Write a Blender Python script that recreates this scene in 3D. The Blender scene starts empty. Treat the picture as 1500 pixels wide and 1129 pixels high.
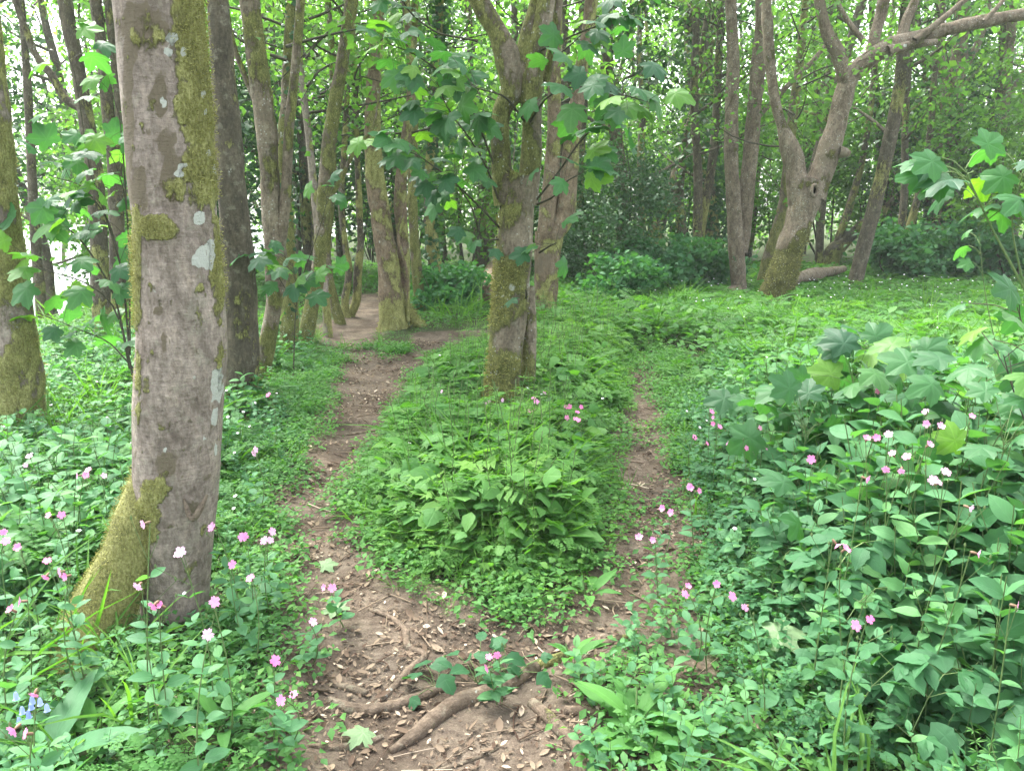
import bpy, math, random
import numpy as np
from mathutils import Vector

R = math.radians
rng = np.random.default_rng(11)
random.seed(5)
scene = bpy.context.scene
COL = scene.collection

# ------------------------------------------------------------------ camera, world, sun, exposure
F = 1133.0                      # focal length in photo pixels (1500 wide)
HORIZON = 305.0
CAMZ = 1.6
PITCH = math.atan((564.5 - HORIZON) / F)
cam_data = bpy.data.cameras.new("camera")
cam_data.sensor_width = 36.0
cam_data.lens = 36.0 * F / 1500.0
cam_data.clip_start = 0.05
cam_data.clip_end = 1000.0
cam = bpy.data.objects.new("camera", cam_data)
cam.location = (0, 0, CAMZ)
cam.rotation_euler = (math.pi / 2 - PITCH, 0, 0)
COL.objects.link(cam)
scene.camera = cam

SUN_EL, SUN_AZ = R(58), R(-35)          # azimuth from +Y towards +X
world = bpy.data.worlds.new("World")
scene.world = world
world.use_nodes = True
wn, wl = world.node_tree.nodes, world.node_tree.links
bg = wn["Background"]
sky = wn.new("ShaderNodeTexSky")
sky.sky_type = 'NISHITA'
sky.sun_disc = False
sky.sun_elevation = SUN_EL
sky.sun_rotation = SUN_AZ
sky.dust_density = 4.0
sky.air_density = 1.0
hs = wn.new("ShaderNodeHueSaturation")
hs.inputs['Saturation'].default_value = 0.32
wl.new(sky.outputs[0], hs.inputs['Color'])
wl.new(hs.outputs[0], bg.inputs['Color'])
bg.inputs['Strength'].default_value = 0.15

sun_d = bpy.data.lights.new("sun", 'SUN')
sun_d.energy = 3.2
sun_d.angle = R(38)
sun_d.color = (1.0, 0.98, 0.92)
sun = bpy.data.objects.new("sun", sun_d)
sdir = Vector((math.sin(SUN_AZ) * math.cos(SUN_EL), math.cos(SUN_AZ) * math.cos(SUN_EL), math.sin(SUN_EL)))
sun.rotation_euler = (-sdir).to_track_quat('-Z', 'Y').to_euler()
COL.objects.link(sun)

vs = scene.view_settings
vs.view_transform = 'Standard'
vs.look = 'None'
vs.exposure = 2.88
vs.gamma = 1.0
vs.use_curve_mapping = False
scene.render.engine = 'CYCLES'
cy = scene.cycles
cy.use_denoising = True
cy.max_bounces = 6
cy.diffuse_bounces = 3
cy.glossy_bounces = 2
cy.transmission_bounces = 4
cy.volume_bounces = 0
cy.transparent_max_bounces = 4

# ------------------------------------------------------------------ pixel -> world
SP, CP = math.sin(PITCH), math.cos(PITCH)


def ray(px, py):
    x = (px - 750.0) / F
    y = -(py - 564.5) / F
    return np.array([x, CP + y * SP, -SP + y * CP])


def gp(px, py, z=0.0):
    d = ray(px, py)
    t = (z - CAMZ) / d[2]
    return np.array([0, 0, CAMZ]) + d * t


def at(px, py, Y):
    d = ray(px, py)
    return np.array([0, 0, CAMZ]) + d * (Y / d[1])


def depth(px, py, Y):
    return Y / ray(px, py)[1]


# ------------------------------------------------------------------ noise
def _hash(ix, iy, iz, seed):
    h = (ix * 374761393 + iy * 668265263 + iz * 2147483647 + seed * 974634777) & 0xFFFFFFFF
    h = ((h ^ (h >> 13)) * 1274126177) & 0xFFFFFFFF
    h = (h ^ (h >> 16)) & 0xFFFFFFFF
    return h / 4294967295.0


def vnoise(p, seed=0):
    p = np.asarray(p, dtype=np.float64)
    i = np.floor(p).astype(np.int64)
    f = p - i
    f = f * f * (3 - 2 * f)
    out = np.zeros(len(p))
    for dx in (0, 1):
        wx = f[:, 0] if dx else 1 - f[:, 0]
        for dy in (0, 1):
            wy = f[:, 1] if dy else 1 - f[:, 1]
            for dz in (0, 1):
                wz = f[:, 2] if dz else 1 - f[:, 2]
                out += wx * wy * wz * _hash(i[:, 0] + dx, i[:, 1] + dy, i[:, 2] + dz, seed)
    return out


def fbm(p, octv=4, seed=0):
    p = np.asarray(p, dtype=np.float64)
    a, s, n = 0.5, 0.0, 0.0
    for k in range(octv):
        s = s + a * vnoise(p * (2 ** k), seed + k * 17)
        n += a
        a *= 0.5
    return s / n


def sstep(a, b, x):
    t = np.clip((x - a) / (b - a), 0, 1)
    return t * t * (3 - 2 * t)


# ------------------------------------------------------------------ terrain and path shapes
PATH_PX = [(425, 1220), (432, 1129), (442, 1050), (452, 960), (428, 890), (412, 800), (408, 735), (440, 700), (468, 650),
           (487, 600), (492, 560), (515, 530), (516, 508), (480, 497), (468, 480), (500, 466), (520, 450), (526, 434), (562, 434),
           (566, 470), (556, 488), (536, 498), (532, 514), (570, 526), (610, 519), (616, 491), (724, 487), (724, 500),
           (650, 515), (620, 530), (602, 565), (576, 605), (545, 655), (507, 715), (494, 760), (532, 800), (562, 850),
           (602, 880), (680, 897), (780, 907), (868, 872), (900, 836), (932, 790), (930, 730), (916, 690), (928, 640),
           (928, 590), (926, 548), (938, 520), (950, 548), (955, 600), (966, 640), (972, 700), (980, 760), (976, 820), (988, 880),
           (996, 905), (930, 918), (880, 955), (845, 1000), (848, 1060), (855, 1129), (866, 1220)]
ISLAND_PX = [(724, 500), (650, 515), (620, 530), (602, 565), (576, 605), (545, 655), (507, 715), (494, 760), (532, 800), (562, 850),
             (602, 880), (680, 897), (780, 907), (868, 872), (900, 836), (932, 790), (930, 730), (916, 690), (928, 640),
             (928, 590), (926, 548), (936, 500), (800, 490)]
LOW_PX = [(996, 905), (930, 918), (880, 955), (845, 1000), (848, 1060), (855, 1129), (866, 1260), (1180, 1260), (1120, 1080), (1060, 990), (1030, 930)]
PATH_W = np.array([gp(*p)[:2] for p in PATH_PX])
ISL_W = np.array([gp(*p)[:2] for p in ISLAND_PX])
LOW_W = np.array([gp(*p)[:2] for p in LOW_PX])


def inpoly(P, poly):
    x, y = P[:, 0], P[:, 1]
    ins = np.zeros(len(P), bool)
    n = len(poly)
    for i in range(n):
        x0, y0 = poly[i]
        x1, y1 = poly[(i + 1) % n]
        if y0 == y1:
            continue
        c = ((y0 > y) != (y1 > y)) & (x < (x1 - x0) * (y - y0) / (y1 - y0) + x0)
        ins ^= c
    return ins


def pdist(P, poly):
    best = np.full(len(P), 1e9)
    n = len(poly)
    for i in range(n):
        a = poly[i]
        b = poly[(i + 1) % n]
        ab = b - a
        t = np.clip(((P - a) @ ab) / max(ab @ ab, 1e-9), 0, 1)
        best = np.minimum(best, np.hypot(*(P - (a + t[:, None] * ab)).T))
    return best


def path_sd(P):
    """distance to the trodden path, negative on it"""
    P = np.asarray(P, float)
    d = pdist(P, PATH_W)
    return np.where(inpoly(P, PATH_W), -d, d)


def hgt(P, fine=True):
    P = np.asarray(P, float)
    z3 = np.column_stack([P, np.zeros(len(P))])
    h = 0.10 * (fbm(z3 / 2.5, 2, 3) - 0.5)
    sd = path_sd(P)
    h = h - 0.05 * sstep(0.15, -0.2, sd)
    if fine:
        h = h + 0.022 * (fbm(z3 / 0.16, 3, 9) - 0.5)
    h = h - 1.9 * sstep(-6.0, -10.5, P[:, 0] + 0.12 * (P[:, 1] - 10)) * sstep(5, 9, P[:, 1])
    h = h + 0.2 * sstep(15, 30, P[:, 1]) * sstep(-6, 0, P[:, 0])
    return h


# ------------------------------------------------------------------ mesh building from arrays
def mesh_from(name, V, Fc, uv=None, tint=None, midx=None, mats=(), attrs=None, smooth=True):
    me = bpy.data.meshes.new(name)
    V = np.ascontiguousarray(V, dtype=np.float32)
    Fc = np.ascontiguousarray(Fc, dtype=np.int32)
    nf, k = Fc.shape
    me.vertices.add(len(V))
    me.vertices.foreach_set("co", V.ravel())
    me.loops.add(nf * k)
    me.loops.foreach_set("vertex_index", Fc.ravel())
    me.polygons.add(nf)
    me.polygons.foreach_set("loop_start", np.arange(0, nf * k, k, dtype=np.int32))
    if midx is not None:
        me.polygons.foreach_set("material_index", np.asarray(midx, dtype=np.int32))
    me.polygons.foreach_set("use_smooth", np.full(nf, smooth))
    if uv is not None:
        l = me.uv_layers.new(name="UVMap")
        l.data.foreach_set("uv", np.ascontiguousarray(np.asarray(uv, np.float32)[Fc.ravel()]).ravel())
    if tint is not None:
        a = me.attributes.new("tint", 'FLOAT', 'POINT')
        a.data.foreach_set("value", np.asarray(tint, np.float32))
    for kx, val in (attrs or {}).items():
        a = me.attributes.new(kx, 'FLOAT', 'POINT')
        a.data.foreach_set("value", np.asarray(val, np.float32))
    for m in mats:
        me.materials.append(m)
    me.update(calc_edges=True)
    return me


def link(name, me, parent=None, loc=None):
    o = bpy.data.objects.new(name, me)
    COL.objects.link(o)
    if parent is not None:
        o.parent = parent
    if loc is not None:
        o.location = loc
    return o


def tag(o, label=None, cat=None, group=None, kind=None):
    if label:
        o['label'] = label
    if cat:
        o['category'] = cat
    if group:
        o['group'] = group
    if kind:
        o['kind'] = kind
    return o


def empty(name, loc, label, cat, group=None, rz=0.0):
    o = bpy.data.objects.new(name, None)
    o.empty_display_size = 0.2
    o.location = loc
    o.rotation_euler = (0, 0, rz)
    COL.objects.link(o)
    return tag(o, label, cat, group)


def copy_tree(root, loc, rz=0.0, s=1.0, label=None, group=None):
    c = root.copy()
    COL.objects.link(c)
    c.location = loc
    c.rotation_euler = (0, 0, rz)
    c.scale = (s, s, s)
    if label:
        c['label'] = label
    if group:
        c['group'] = group
    for ch in list(root.children):
        d = ch.copy()
        COL.objects.link(d)
        d.parent = c
        for g in list(ch.children):
            e = g.copy()
            COL.objects.link(e)
            e.parent = d
    return c


# ------------------------------------------------------------------ templates: dict v, f (tris), uv, tint, m
def T(v, f, uv, tint=None, m=0):
    v = np.asarray(v, float)
    f = np.asarray(f, int)
    return dict(v=v, f=f, uv=np.asarray(uv, float), tint=np.zeros(len(v)) if tint is None else np.asarray(tint, float),
                m=np.full(len(f), m) if np.isscalar(m) else np.asarray(m))


def xf(t, M=None, p=(0, 0, 0), dt=0.0, m=None):
    v = t['v'] if M is None else t['v'] @ np.asarray(M).T
    return dict(v=v + np.asarray(p), f=t['f'], uv=t['uv'], tint=t['tint'] + dt, m=t['m'] if m is None else np.full(len(t['f']), m))


def join(ts):
    off, fs = 0, []
    for t in ts:
        fs.append(t['f'] + off)
        off += len(t['v'])
    return dict(v=np.concatenate([t['v'] for t in ts]), f=np.concatenate(fs), uv=np.concatenate([t['uv'] for t in ts]),
                tint=np.concatenate([t['tint'] for t in ts]), m=np.concatenate([t['m'] for t in ts]))


def unit(v):
    v = np.asarray(v, float)
    return v / (np.linalg.norm(v, axis=-1, keepdims=True) + 1e-12)


def frame(d, n):
    """columns x,y,z with y along d and z near n"""
    y = unit(d)
    x = unit(np.cross(y, n))
    z = np.cross(x, y)
    return np.stack([x, y, z], axis=-1)


def rotz(a):
    c, s = np.cos(a), np.sin(a)
    o = np.zeros_like(c)
    i = np.ones_like(c)
    return np.stack([np.stack([c, -s, o], -1), np.stack([s, c, o], -1), np.stack([o, o, i], -1)], -2)


def spread(t, pos, M, tint):
    """many copies of a template as one array set"""
    n, nv = len(pos), len(t['v'])
    v = np.einsum('nij,vj->nvi', M, t['v']) + pos[:, None, :]
    f = (t['f'][None] + (np.arange(n) * nv)[:, None, None])
    return dict(v=v.reshape(-1, 3), f=f.reshape(-1, 3), uv=np.tile(t['uv'], (n, 1)),
                tint=(t['tint'][None] + np.asarray(tint)[:, None]).ravel(), m=np.tile(t['m'], n))


def tmesh(name, t, mats):
    return mesh_from(name, t['v'], t['f'], t['uv'], np.clip(t['tint'], 0, 1), t['m'], mats)


def leaf_oval(L=1.0, W=0.5, n=4, fold=0.25, droop=0.25, peak=0.42, serr=0.0, seed=0):
    r = np.random.default_rng(seed)
    v, uv = [], []
    for i in range(n + 1):
        s = i / n
        w = W * 0.5 * (max(0.0, math.sin(math.pi * (s ** (math.log(0.5) / math.log(peak))))) ** 0.8)
        if i == n:
            w = 0.0
        if serr and 0 < i < n:
            w *= 1 + serr * (1 if i % 2 else -1)
        z = -droop * L * s * s
        wob = 0.04 * L * (r.random(2) - 0.5)
        v += [(0, s * L, z), (-w, s * L + (0.03 * L if serr and i % 2 else 0), z + fold * w + wob[0]), (w, s * L, z + fold * w + wob[1])]
        uv += [(0.5, s), (0.5 - max(w, .001) / W, s), (0.5 + max(w, .001) / W, s)]
    f = []
    for i in range(n):
        a, b = 3 * i, 3 * (i + 1)
        if i == 0:
            f += [(a, b, b + 1), (a, b + 2, b)]
        elif i == n - 1:
            f += [(a, b, a + 1), (a, a + 2, b)]
        else:
            f += [(a, b, b + 1), (a, b + 1, a + 1), (a, a + 2, b + 2), (a, b + 2, b)]
    return T(v, f, uv)


def leaf_lobed(L=1.0, lobes=5, depth_=0.45, droop=0.22, serr=0.08, seed=0, per=7):
    """palmate leaf with toothed lobes; base at origin, main lobe along +Y"""
    r = np.random.default_rng(seed)
    angs = {3: [-78, 0, 78], 5: [-118, -58, 0, 58, 118], 7: [-132, -88, -44, 0, 44, 88, 132]}[lobes]
    ln = {3: [.5, .64, .5], 5: [.44, .58, .66, .58, .44], 7: [.42, .55, .62, .66, .62, .55, .42]}[lobes]
    gap = angs[1] - angs[0]
    th = np.linspace(-165, 165, per * lobes + 1)
    rad = np.zeros(len(th))
    for a, l in zip(angs, ln):
        q = np.abs(th - a) / (gap * .5)
        rad = np.maximum(rad, l * (0.94 + .12 * r.random()) * (1 - depth_ * np.clip(q, 0, 1.6) ** 1.25))
    rad = np.maximum(rad, .2)
    rad *= 1 + serr * np.where(np.arange(len(th)) % 2, 1, -.6) * (np.abs(th) < 140)
    c = np.array([0, .36 * L, 0.])
    x, y = np.sin(np.radians(th)) * rad * L, np.cos(np.radians(th)) * rad * L
    rr = np.hypot(x, y) / L
    near = np.min(np.abs(th[:, None] - np.array(angs)[None]), 1) / (gap * .5)
    z = -droop * L * rr * rr * 1.5 + .07 * L * (near - .4) * rr + .03 * L * (r.random(len(th)) - .5)
    ring = np.column_stack([x, y, z]) + c
    mid = np.column_stack([x * .5, y * .5, -droop * L * rr * rr * .35 + .05 * L * (near - .4) * rr]) + c
    base = np.array([[0, .06 * L, -droop * L * .09 * .5]])
    v = np.vstack([c, mid, ring, base])
    n = len(th)
    uvv = lambda k: np.column_stack([.5 + .5 * k * np.sin(np.radians(th)) * rad / .66, .36 + .64 * k * np.cos(np.radians(th)) * rad / .66])
    uv = np.vstack([[.5, .36], uvv(.5), uvv(1), [.5, .05]])
    # vein coordinate: distance from the nearest lobe axis
    uv[1:1 + n, 0] = .5 + .3 * near * .5
    uv[1 + n:1 + 2 * n, 0] = .5 + .3 * near
    f = []
    for i in range(n - 1):
        f += [(0, 2 + i, 1 + i), (1 + i, 2 + i, 2 + i + n), (1 + i, 2 + i + n, 1 + i + n)]
    B = 1 + 2 * n
    f += [(0, 1, B), (0, B, n), (1, 1 + n, B), (n, B, 2 * n)]
    v[:, 2] -= v[B, 2]
    v[:, 1] -= .06 * L
    return T(v, f, uv)


def tube_t(pts, rad, k=4, m=1, tint=0.5):
    """thin stem as a triangle template"""
    pts = np.asarray(pts, float)
    n = len(pts)
    rad = np.broadcast_to(rad, (n,))
    d = np.gradient(pts, axis=0)
    d = unit(d)
    up = np.array([0.13, 0.31, 0.94])
    if abs(d[:, :] @ up).max() > 0.98:
        up = np.array([0.9, 0.3, 0.1])
    x = unit(np.cross(d, up))
    y = np.cross(d, x)
    a = np.arange(k) / k * 2 * math.pi
    v = pts[:, None] + rad[:, None, None] * (np.cos(a)[None, :, None] * x[:, None] + np.sin(a)[None, :, None] * y[:, None])
    f = []
    for i in range(n - 1):
        for j in range(k):
            A, B = i * k + j, i * k + (j + 1) % k
            f += [(A, B, B + k), (A, B + k, A + k)]
    return T(v.reshape(-1, 3), f, np.full((n * k, 2), 0.1), np.full(n * k, tint), m)


def curve3(p0, p1, sag=0.0, n=5, bend=(0, 0, 0)):
    s = np.linspace(0, 1, n)[:, None]
    return np.asarray(p0) * (1 - s) + np.asarray(p1) * s + np.asarray(bend) * (4 * s * (1 - s)) + np.array([0, 0, -1]) * sag * s * s


def tuber(ctrl, radii, k=10, step=0.06, amp=0.05, seed=0, lump=0.25, flare=0.0):
    """gnarled trunk or limb through control points: returns V, quads, per-vertex (length param, normal, ctrl param)"""
    ctrl = np.asarray(ctrl, float)
    radii = np.asarray(radii, float)
    n = len(ctrl)
    ext = np.vstack([2 * ctrl[0] - ctrl[1], ctrl, 2 * ctrl[-1] - ctrl[-2]])
    rx = np.concatenate([[radii[0]], radii, [radii[-1]]])
    pts, rad, par = [], [], []
    for i in range(n - 1):
        L = np.linalg.norm(ctrl[i + 1] - ctrl[i])
        m = max(2, int(L / step))
        for j in range(m + (1 if i == n - 2 else 0)):
            t = j / m
            p0, p1, p2, p3 = ext[i:i + 4]
            q0, q1, q2, q3 = rx[i:i + 4]
            cr = lambda a, b, c, d: 0.5 * (2 * b + (c - a) * t + (2 * a - 5 * b + 4 * c - d) * t * t + (3 * b - a - 3 * c + d) * t ** 3)
            pts.append(cr(p0, p1, p2, p3))
            rad.append(max(0.002, cr(q0, q1, q2, q3)))
            par.append(i + t)
    pts, rad, par = np.array(pts), np.array(rad), np.array(par)
    m = len(pts)
    d = unit(np.gradient(pts, axis=0))
    x = np.zeros_like(d)
    v0 = np.array([1.0, 0, 0])
    if abs(d[0] @ v0) > 0.9:
        v0 = np.array([0, 1.0, 0])
    for i in range(m):
        v0 = unit(v0 - d[i] * (v0 @ d[i]))
        x[i] = v0
    y = np.cross(d, x)
    a = np.arange(k) / k * 2 * math.pi
    nrm = np.cos(a)[None, :, None] * x[:, None] + np.sin(a)[None, :, None] * y[:, None]
    base = pts[:, None] + rad[:, None, None] * nrm
    q = base.reshape(-1, 3)
    rr = np.repeat(rad, k)
    big = fbm(q / 0.22, 2, seed) - 0.5
    sm = fbm(q * np.array([1, 1, .45]) / 0.035, 3, seed + 5) - 0.5
    V = q + nrm.reshape(-1, 3) * (rr * lump * big + np.minimum(rr, .1) * amp * sm * 2)[:, None]
    idx = np.arange(m * k).reshape(m, k)
    A, B = idx[:-1], idx[1:]
    Q = np.stack([A, np.roll(A, -1, 1), np.roll(B, -1, 1), B], -1).reshape(-1, 4)
    return V, Q, np.repeat(par, k), nrm.reshape(-1, 3), rr


def joinq(parts):
    off, vs_, qs = 0, [], []
    for V, Q in parts:
        vs_.append(V)
        qs.append(Q + off)
        off += len(V)
    return np.concatenate(vs_), np.concatenate(qs)


# ------------------------------------------------------------------ materials
def newmat(name):
    m = bpy.data.materials.new(name)
    m.use_nodes = True
    nt = m.node_tree
    nt.nodes.clear()
    out = nt.nodes.new("ShaderNodeOutputMaterial")
    return m, nt.nodes, nt.links, out


def ramp(N, stops):
    r = N.new("ShaderNodeValToRGB")
    e = r.color_ramp.elements
    while len(e) < len(stops):
        e.new(0.5)
    for el, (p, c) in zip(e, stops):
        el.position = p
        el.color = (c[0], c[1], c[2], 1)
    return r


def mixc(N, L, fac, a, b, mode='MIX'):
    m = N.new("ShaderNodeMix")
    m.data_type = 'RGBA'
    m.blend_type = mode
    for sock, val in ((m.inputs[0], fac), (m.inputs[6], a), (m.inputs[7], b)):
        if hasattr(val, 'is_linked') or isinstance(val, bpy.types.NodeSocket):
            L.new(val, sock)
        elif np.isscalar(val):
            sock.default_value = val
        else:
            sock.default_value = (*val[:3], 1)
    return m.outputs[2]


def math_n(N, L, op, a, b=0.0, clamp=False):
    m = N.new("ShaderNodeMath")
    m.operation = op
    m.use_clamp = clamp
    for i, val in enumerate((a, b)):
        if isinstance(val, bpy.types.NodeSocket):
            L.new(val, m.inputs[i])
        else:
            m.inputs[i].default_value = val
    return m.outputs[0]


def leaf_mat(name, stops, trans=0.38, rough=0.55, spec=0.2, vein=0.25, tcol=(1.35, 1.55, 0.45), nveins=7.0):
    m, N, L, out = newmat(name)
    at_ = N.new("ShaderNodeAttribute")
    at_.attribute_name = "tint"
    rp = ramp(N, stops)
    L.new(at_.outputs['Fac'], rp.inputs[0])
    uv = N.new("ShaderNodeUVMap")
    sep = N.new("ShaderNodeSeparateXYZ")
    L.new(uv.outputs[0], sep.inputs[0])
    du = math_n(N, L, 'ABSOLUTE', math_n(N, L, 'SUBTRACT', sep.outputs[0], 0.5))
    mid = math_n(N, L, 'SUBTRACT', 1.0, math_n(N, L, 'MULTIPLY', du, 28.0), True)
    ph = math_n(N, L, 'SUBTRACT', sep.outputs[1], math_n(N, L, 'MULTIPLY', du, 0.9))
    sv = math_n(N, L, 'SINE', math_n(N, L, 'MULTIPLY', ph, nveins * 6.283))
    sv = math_n(N, L, 'MULTIPLY', math_n(N, L, 'SUBTRACT', sv, 0.82, True), 4.0, True)
    vn = math_n(N, L, 'MAXIMUM', mid, math_n(N, L, 'MULTIPLY', sv, 0.55))
    vfac = math_n(N, L, 'MULTIPLY', vn, vein)
    nz = N.new("ShaderNodeTexNoise")
    nz.inputs['Scale'].default_value = 45.0
    nz.inputs['Detail'].default_value = 3
    geo = N.new("ShaderNodeNewGeometry")
    L.new(geo.outputs['Position'], nz.inputs['Vector'])
    base = mixc(N, L, 0.35, rp.outputs[0], mixc(N, L, nz.outputs[0], (0.6, 0.6, 0.6), (1.4, 1.4, 1.4)), 'MULTIPLY')
    lite = mixc(N, L, 1.0, rp.outputs[0], (2.0, 1.7, 2.0), 'MULTIPLY')
    col = mixc(N, L, vfac, base, lite)
    bsdf = N.new("ShaderNodeBsdfPrincipled")
    L.new(col, bsdf.inputs['Base Color'])
    bsdf.inputs['Roughness'].default_value = rough
    bsdf.inputs['Specular IOR Level'].default_value = spec
    bp = N.new("ShaderNodeBump")
    bp.inputs['Strength'].default_value = 0.35
    bp.inputs['Distance'].default_value = 0.003
    L.new(vn, bp.inputs['Height'])
    bp.invert = True
    L.new(bp.outputs[0], bsdf.inputs['Normal'])
    tr = N.new("ShaderNodeBsdfTranslucent")
    L.new(mixc(N, L, 1.0, col, tcol, 'MULTIPLY'), tr.inputs['Color'])
    mx = N.new("ShaderNodeMixShader")
    mx.inputs[0].default_value = trans
    L.new(bsdf.outputs[0], mx.inputs[1])
    L.new(tr.outputs[0], mx.inputs[2])
    L.new(mx.outputs[0], out.inputs['Surface'])
    return m


def plain_mat(name, c0, c1, scale=40.0, rough=0.8, spec=0.2, bump=0.0):
    m, N, L, out = newmat(name)
    nz = N.new("ShaderNodeTexNoise")
    nz.inputs['Scale'].default_value = scale
    nz.inputs['Detail'].default_value = 5
    geo = N.new("ShaderNodeNewGeometry")
    L.new(geo.outputs['Position'], nz.inputs['Vector'])
    rp = ramp(N, [(0.3, c0), (0.7, c1)])
    L.new(nz.outputs[0], rp.inputs[0])
    b = N.new("ShaderNodeBsdfPrincipled")
    L.new(rp.outputs[0], b.inputs['Base Color'])
    b.inputs['Roughness'].default_value = rough
    b.inputs['Specular IOR Level'].default_value = spec
    if bump:
        bp = N.new("ShaderNodeBump")
        bp.inputs['Strength'].default_value = bump
        bp.inputs['Distance'].default_value = 0.01
        L.new(nz.outputs[0], bp.inputs['Height'])
        L.new(bp.outputs[0], b.inputs['Normal'])
    L.new(b.outputs[0], out.inputs['Surface'])
    return m


def tint_mat(name, stops, rough=0.85, spec=0.15, trans=0.0):
    m, N, L, out = newmat(name)
    a = N.new("ShaderNodeAttribute")
    a.attribute_name = "tint"
    rp = ramp(N, stops)
    L.new(a.outputs['Fac'], rp.inputs[0])
    b = N.new("ShaderNodeBsdfPrincipled")
    L.new(rp.outputs[0], b.inputs['Base Color'])
    b.inputs['Roughness'].default_value = rough
    b.inputs['Specular IOR Level'].default_value = spec
    if trans:
        tr = N.new("ShaderNodeBsdfTranslucent")
        L.new(rp.outputs[0], tr.inputs['Color'])
        mx = N.new("ShaderNodeMixShader")
        mx.inputs[0].default_value = trans
        L.new(b.outputs[0], mx.inputs[1])
        L.new(tr.outputs[0], mx.inputs[2])
        L.new(mx.outputs[0], out.inputs['Surface'])
    else:
        L.new(b.outputs[0], out.inputs['Surface'])
    return m


def bark_mat(name, c_lo, c_hi, moss=(0.2, 0.2, 0.068), moss2=(0.37, 0.37, 0.15), lich=(0.40, 0.415, 0.365), dark=(0.085, 0.07, 0.048), stretch=0.5, speck=0.62):
    m, N, L, out = newmat(name)
    tc = N.new("ShaderNodeNewGeometry")
    mp = N.new("ShaderNodeMapping")
    mp.inputs['Scale'].default_value = (1, 1, stretch)
    L.new(tc.outputs['Position'], mp.inputs['Vector'])

    def noise(sc, det=5, rough=0.6, vec=None):
        n = N.new("ShaderNodeTexNoise")
        n.inputs['Scale'].default_value = sc
        n.inputs['Detail'].default_value = det
        n.inputs['Roughness'].default_value = rough
        L.new(vec or mp.outputs[0], n.inputs['Vector'])
        return n.outputs[0]

    n1, n2, n3 = noise(7.0), noise(55.0, 6, 0.7), noise(18.0)
    base = ramp(N, [(0.32, c_lo), (0.68, c_hi)])
    L.new(n1, base.inputs[0])
    fine = ramp(N, [(0.35, (0.62, 0.6, 0.58)), (0.65, (1.2, 1.2, 1.2))])
    L.new(n2, fine.inputs[0])
    col = mixc(N, L, 1.0, base.outputs[0], fine.outputs[0], 'MULTIPLY')
    mid_ = ramp(N, [(0.38, (0.62, 0.6, 0.57)), (0.5, (1, 1, 1)), (0.66, (1.3, 1.27, 1.22))])
    L.new(noise(16.0, 8, 0.72), mid_.inputs[0])
    col = mixc(N, L, 0.8, col, mid_.outputs[0], 'MULTIPLY')
    pl = ramp(N, [(0.56, (0, 0, 0)), (0.62, (1, 1, 1))])
    L.new(noise(11.0, 9, 0.68, tc.outputs['Position']), pl.inputs[0])
    col = mixc(N, L, math_n(N, L, 'MULTIPLY', pl.outputs[0], 0.28), col, (0.32, 0.32, 0.24))
    # fine cross-banding of smooth bark
    mp2 = N.new("ShaderNodeMapping")
    mp2.inputs['Scale'].default_value = (1, 1, 4.5)
    L.new(tc.outputs['Position'], mp2.inputs['Vector'])
    band = noise(26.0, 5, 0.7, mp2.outputs[0])
    br = ramp(N, [(0.4, (0.78, 0.76, 0.74)), (0.62, (1.12, 1.1, 1.08))])
    L.new(band, br.inputs[0])
    col = mixc(N, L, 0.7, col, br.outputs[0], 'MULTIPLY')

    def attr(nm):
        a = N.new("ShaderNodeAttribute")
        a.attribute_name = nm
        return a.outputs['Fac']

    def edge(v, lo, hi, amt=0.7):
        # attribute broken up by noise, sharpened
        s = math_n(N, L, 'ADD', v, math_n(N, L, 'MULTIPLY', math_n(N, L, 'SUBTRACT', n3, 0.5), amt))
        s = math_n(N, L, 'ADD', s, math_n(N, L, 'MULTIPLY', math_n(N, L, 'SUBTRACT', n2, 0.5), amt))
        mr = N.new("ShaderNodeMapRange")
        mr.interpolation_type = 'SMOOTHSTEP'
        mr.inputs['From Min'].default_value = lo
        mr.inputs['From Max'].default_value = hi
        L.new(s, mr.inputs['Value'])
        return mr.outputs[0]

    dk = edge(attr("dark"), 0.42, 0.58)
    col = mixc(N, L, dk, col, mixc(N, L, n2, dark, tuple(2.2 * c for c in dark)))
    mcol = ramp(N, [(0.36, tuple(.4 * c for c in moss)), (0.5, moss), (0.64, moss2)])
    mn = noise(120.0, 4, 0.7)
    L.new(math_n(N, L, 'ADD', math_n(N, L, 'MULTIPLY', mn, 0.6), math_n(N, L, 'MULTIPLY', n3, 0.4)), mcol.inputs[0])
    ms = edge(attr("moss"), 0.42, 0.58, 0.8)
    col = mixc(N, L, ms, col, mcol.outputs[0])
    lc = edge(attr("lichen"), 0.45, 0.53, 0.5)
    # small pale crustose spots
    vor = N.new("ShaderNodeTexVoronoi")
    vor.inputs['Scale'].default_value = 30.0
    L.new(tc.outputs['Position'], vor.inputs['Vector'])
    sp = math_n(N, L, 'MULTIPLY', math_n(N, L, 'LESS_THAN', vor.outputs['Distance'], 0.2), math_n(N, L, 'GREATER_THAN', n1, speck))
    sp = math_n(N, L, 'MULTIPLY', sp, 0.6)
    lc = math_n(N, L, 'MAXIMUM', lc, sp)
    col = mixc(N, L, lc, col, lich)
    b = N.new("ShaderNodeBsdfPrincipled")
    L.new(col, b.inputs['Base Color'])
    b.inputs['Roughness'].default_value = 0.85
    b.inputs['Specular IOR Level'].default_value = 0.2
    bp = N.new("ShaderNodeBump")
    bp.inputs['Strength'].default_value = 0.9
    bp.inputs['Distance'].default_value = 0.016
    hh = math_n(N, L, 'ADD', n2, math_n(N, L, 'MULTIPLY', ms, math_n(N, L, 'ADD', mn, 0.6)))
    hh = math_n(N, L, 'ADD', hh, math_n(N, L, 'MULTIPLY', band, 0.5))
    L.new(hh, bp.inputs['Height'])
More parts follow.
